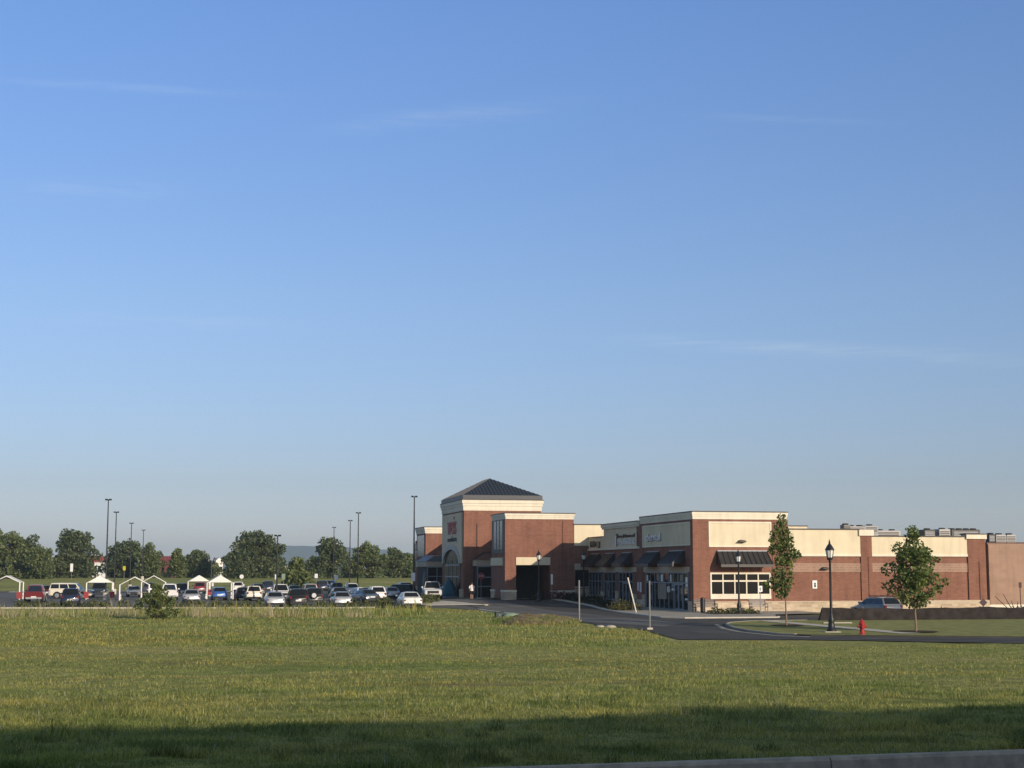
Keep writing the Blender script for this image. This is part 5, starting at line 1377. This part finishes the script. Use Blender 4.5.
# ------------------------------------------------------------------ apartment house across the street behind the camera: throws the shade on the verge
AB = thing('apartment_house', 'long flat-roofed brick house across the street behind the viewer', 'building', (2, -12, 1.4), R(14))
SHADE_H = 9.95
MB().box(-60, 70, -12, 0, -.3, SHADE_H).build('wall', 'apartment_brick', AB)
MB().box(-60.2, 70.2, -12.2, .2, SHADE_H, SHADE_H+.25).build('roof', 'roof_membrane', AB)
rb_ = random.Random(5)
for k in range(24):  # unseen roof boxes added to make the edge of the cast shade uneven
    x_ = -58+k*5.3+rb_.uniform(-1.5, 1.5); w__ = rb_.uniform(.5, 2.2)
    MB().box(x_, x_+w__, -3-rb_.uniform(0, 2), -.3, SHADE_H+.2, SHADE_H+.25+rb_.uniform(.05, .55)).build('shade_edge_box', 'grey_metal', AB)
for r_ in range(3):
    for k in range(20):
        f_ = MB().box(-58+k*6.3, -56.4+k*6.3, -.02, .05, 1+3*r_, 2.6+3*r_).build('window', 'dark_glass', AB)

# ------------------------------------------------------------------ air
hz = MB().box(-5400, 5400, -300, 6900, -4, 112).build('haze', None)
m = bpy.data.materials.new('haze'); m.use_nodes = True; N_ = m.node_tree.nodes; N_.clear()
out = N_.new('ShaderNodeOutputMaterial'); pv = N_.new('ShaderNodeVolumePrincipled')
pv.inputs['Color'].default_value = (.70, .84, 1.0, 1); pv.inputs['Density'].default_value = .00016; pv.inputs['Anisotropy'].default_value = .2
m.node_tree.links.new(pv.outputs[0], out.inputs['Volume']); hz.data.materials.append(m)
tag(hz, 'thin pale air over the whole place', None, None, 'stuff')

# ------------------------------------------------------------------ light
SUN_AZ, SUN_EL = 38.4, 16.6                 # degrees to the right of straight behind the camera, and up
sd = Vector((math.sin(R(SUN_AZ))*math.cos(R(SUN_EL)), -math.cos(R(SUN_AZ))*math.cos(R(SUN_EL)), math.sin(R(SUN_EL))))
sl = bpy.data.lights.new('sun', 'SUN'); sl.energy = 4.4; sl.angle = R(.5); sl.color = (1, .84, .65)
so_ = bpy.data.objects.new('sun', sl); COL.objects.link(so_); so_.rotation_euler = sd.to_track_quat('Z', 'Y').to_euler(); so_.location = (40, -60, 60)
w_ = bpy.data.worlds.new('World'); sc.world = w_; w_.use_nodes = True
N_, L_ = w_.node_tree.nodes, w_.node_tree.links
bg = N_['Background']; sky = N_.new('ShaderNodeTexSky'); sky.sky_type = 'NISHITA'; sky.sun_disc = False
sky.sun_elevation = R(SUN_EL); sky.sun_rotation = math.atan2(sd.x, sd.y)
sky.air_density = 1.0; sky.dust_density = .6; sky.ozone_density = 2.0; sky.altitude = 50
bg.inputs['Strength'].default_value = .13
# thin cirrus streaks, in the sky's own directions
tc = N_.new('ShaderNodeTexCoord')
def mth(op, a_, b_=None):
    n_ = N_.new('ShaderNodeMath'); n_.operation = op
    for i, v in enumerate((a_, b_)):
        if v is None: continue
        if isinstance(v, (int, float)): n_.inputs[i].default_value = v
        else: L_.new(v, n_.inputs[i])
    return n_.outputs[0]
sep = N_.new('ShaderNodeSeparateXYZ'); L_.new(tc.outputs['Generated'], sep.inputs[0])
# sky tint by height above the horizon; unseen upper sky warmed to neutralise shade
tint = N_.new('ShaderNodeValToRGB'); e = tint.color_ramp.elements
stops = [(0., (.88, .90, 1.28)), (.03, (.715, .735, 1.06)), (.055, (.645, .66, .91)), (.174, (.77, .82, 1.03)), (.36, (.80, .96, 1.30)), (.48, (1.25, 1.12, 1.0)), (1., (1.45, 1.15, .82))]
e[0].position, e[0].color = 0, (*[c/1.6 for c in stops[0][1]], 1); e[1].position, e[1].color = 1, (*[c/1.6 for c in stops[-1][1]], 1)
for p_, c_ in stops[1:-1]:
    k = e.new(p_); k.color = (*[c/1.6 for c in c_], 1)
L_.new(sep.outputs[2], tint.inputs[0])
vm = N_.new('ShaderNodeVectorMath'); vm.operation = 'MULTIPLY'; L_.new(sky.outputs[0], vm.inputs[0]); L_.new(tint.outputs[0], vm.inputs[1])
vs = N_.new('ShaderNodeVectorMath'); vs.operation = 'SCALE'; L_.new(vm.outputs[0], vs.inputs[0]); vs.inputs['Scale'].default_value = 1.6
# thin cirrus streaks: bands along great circles
def ray(px, py):
    x, yd = (px-512)/1540, (py-384)/1540; p_ = math.atan(187/1540)
    return Vector((x, math.cos(p_)+yd*math.sin(p_), math.sin(p_)-yd*math.cos(p_))).normalized()
nz_ = N_.new('ShaderNodeTexNoise'); nz_.inputs['Scale'].default_value = 22; nz_.inputs['Detail'].default_value = 8; nz_.inputs['Roughness'].default_value = .65
mp_ = N_.new('ShaderNodeMapping'); mp_.inputs['Scale'].default_value = (1, 1, 3); L_.new(tc.outputs['Generated'], mp_.inputs[0]); L_.new(mp_.outputs[0], nz_.inputs['Vector'])
mp2 = N_.new('ShaderNodeMapping'); mp2.inputs['Scale'].default_value = (9, 9, 150); mp2.inputs['Rotation'].default_value = (0, R(1.5), 0); L_.new(tc.outputs['Generated'], mp2.inputs[0])
nz2 = N_.new('ShaderNodeTexNoise'); nz2.inputs['Scale'].default_value = 1.6; nz2.inputs['Detail'].default_value = 9; nz2.inputs['Roughness'].default_value = .7; nz2.inputs['Distortion'].default_value = .6; L_.new(mp2.outputs[0], nz2.inputs['Vector'])
fib = mth('MAXIMUM', mth('MULTIPLY', mth('SUBTRACT', nz2.outputs['Fac'], .34), 3.2), 0.)
tot = None
for (xa, ya), (xb, yb), w__, am in (((0, 80), (270, 95), .0022, .08), ((320, 130), (575, 103), .0055, .07), ((0, 192), (195, 190), .006, .07), ((600, 338), (1060, 362), .0042, .12), ((690, 115), (890, 124), .002, .05), ((0, 318), (330, 325), .004, .06)):
    d1, d2 = ray(xa, ya), ray(xb, yb); nn = d1.cross(d2).normalized(); mid = (d1+d2).normalized(); half = d1.angle(d2)/2
    al = nn.cross(mid)
    def dot(v):
        n_ = N_.new('ShaderNodeVectorMath'); n_.operation = 'DOT_PRODUCT'; L_.new(tc.outputs['Generated'], n_.inputs[0]); n_.inputs[1].default_value = v; return n_.outputs['Value']
    wob = mth('MULTIPLY', mth('SUBTRACT', nz_.outputs['Fac'], .5), w__*2.2)
    q = mth('DIVIDE', mth('ADD', dot(nn), wob), w__)
    g1 = mth('EXPONENT', mth('MULTIPLY', mth('MULTIPLY', q, q), -1.))
    r_ = mth('DIVIDE', dot(al), math.sin(half)*.85)
    g2 = mth('EXPONENT', mth('MULTIPLY', mth('POWER', mth('ABSOLUTE', r_), 3.), -1.))
    front_ = mth('GREATER_THAN', dot(mid), .5)
    f_ = mth('MULTIPLY', mth('MULTIPLY', mth('MULTIPLY', g1, g2), front_), mth('MULTIPLY', fib, am*1.5))
    tot = f_ if tot is None else mth('ADD', tot, f_)
mx_ = N_.new('ShaderNodeMix'); mx_.data_type = 'RGBA'; mx_.inputs[7].default_value = (6.0, 6.6, 7.2, 1)
L_.new(tot, mx_.inputs[0]); L_.new(vs.outputs[0], mx_.inputs[6]); L_.new(mx_.outputs[2], bg.inputs['Color'])

# ------------------------------------------------------------------ camera and render settings
cam = bpy.data.cameras.new('camera'); co = bpy.data.objects.new('camera', cam); COL.objects.link(co)
cam.sensor_width = 36; cam.lens = 1540/1024*36; cam.clip_start = .1; cam.clip_end = 20000
co.location = (0, 0, EYE); co.rotation_euler = (PI/2+math.atan(187/1540), 0, 0)
sc.camera = co
sc.render.engine = 'CYCLES'
sc.view_settings.view_transform = 'Standard'; sc.view_settings.look = 'None'; sc.view_settings.gamma = 1
sc.view_settings.exposure = 0.0
sc.cycles.use_denoising = True
sc.cycles.denoising_prefilter = 'NONE'
sc.cycles.max_bounces = 6; sc.cycles.volume_bounces = 1; sc.cycles.transparent_max_bounces = 4
sc.cycles.diffuse_bounces = 3; sc.cycles.glossy_bounces = 3
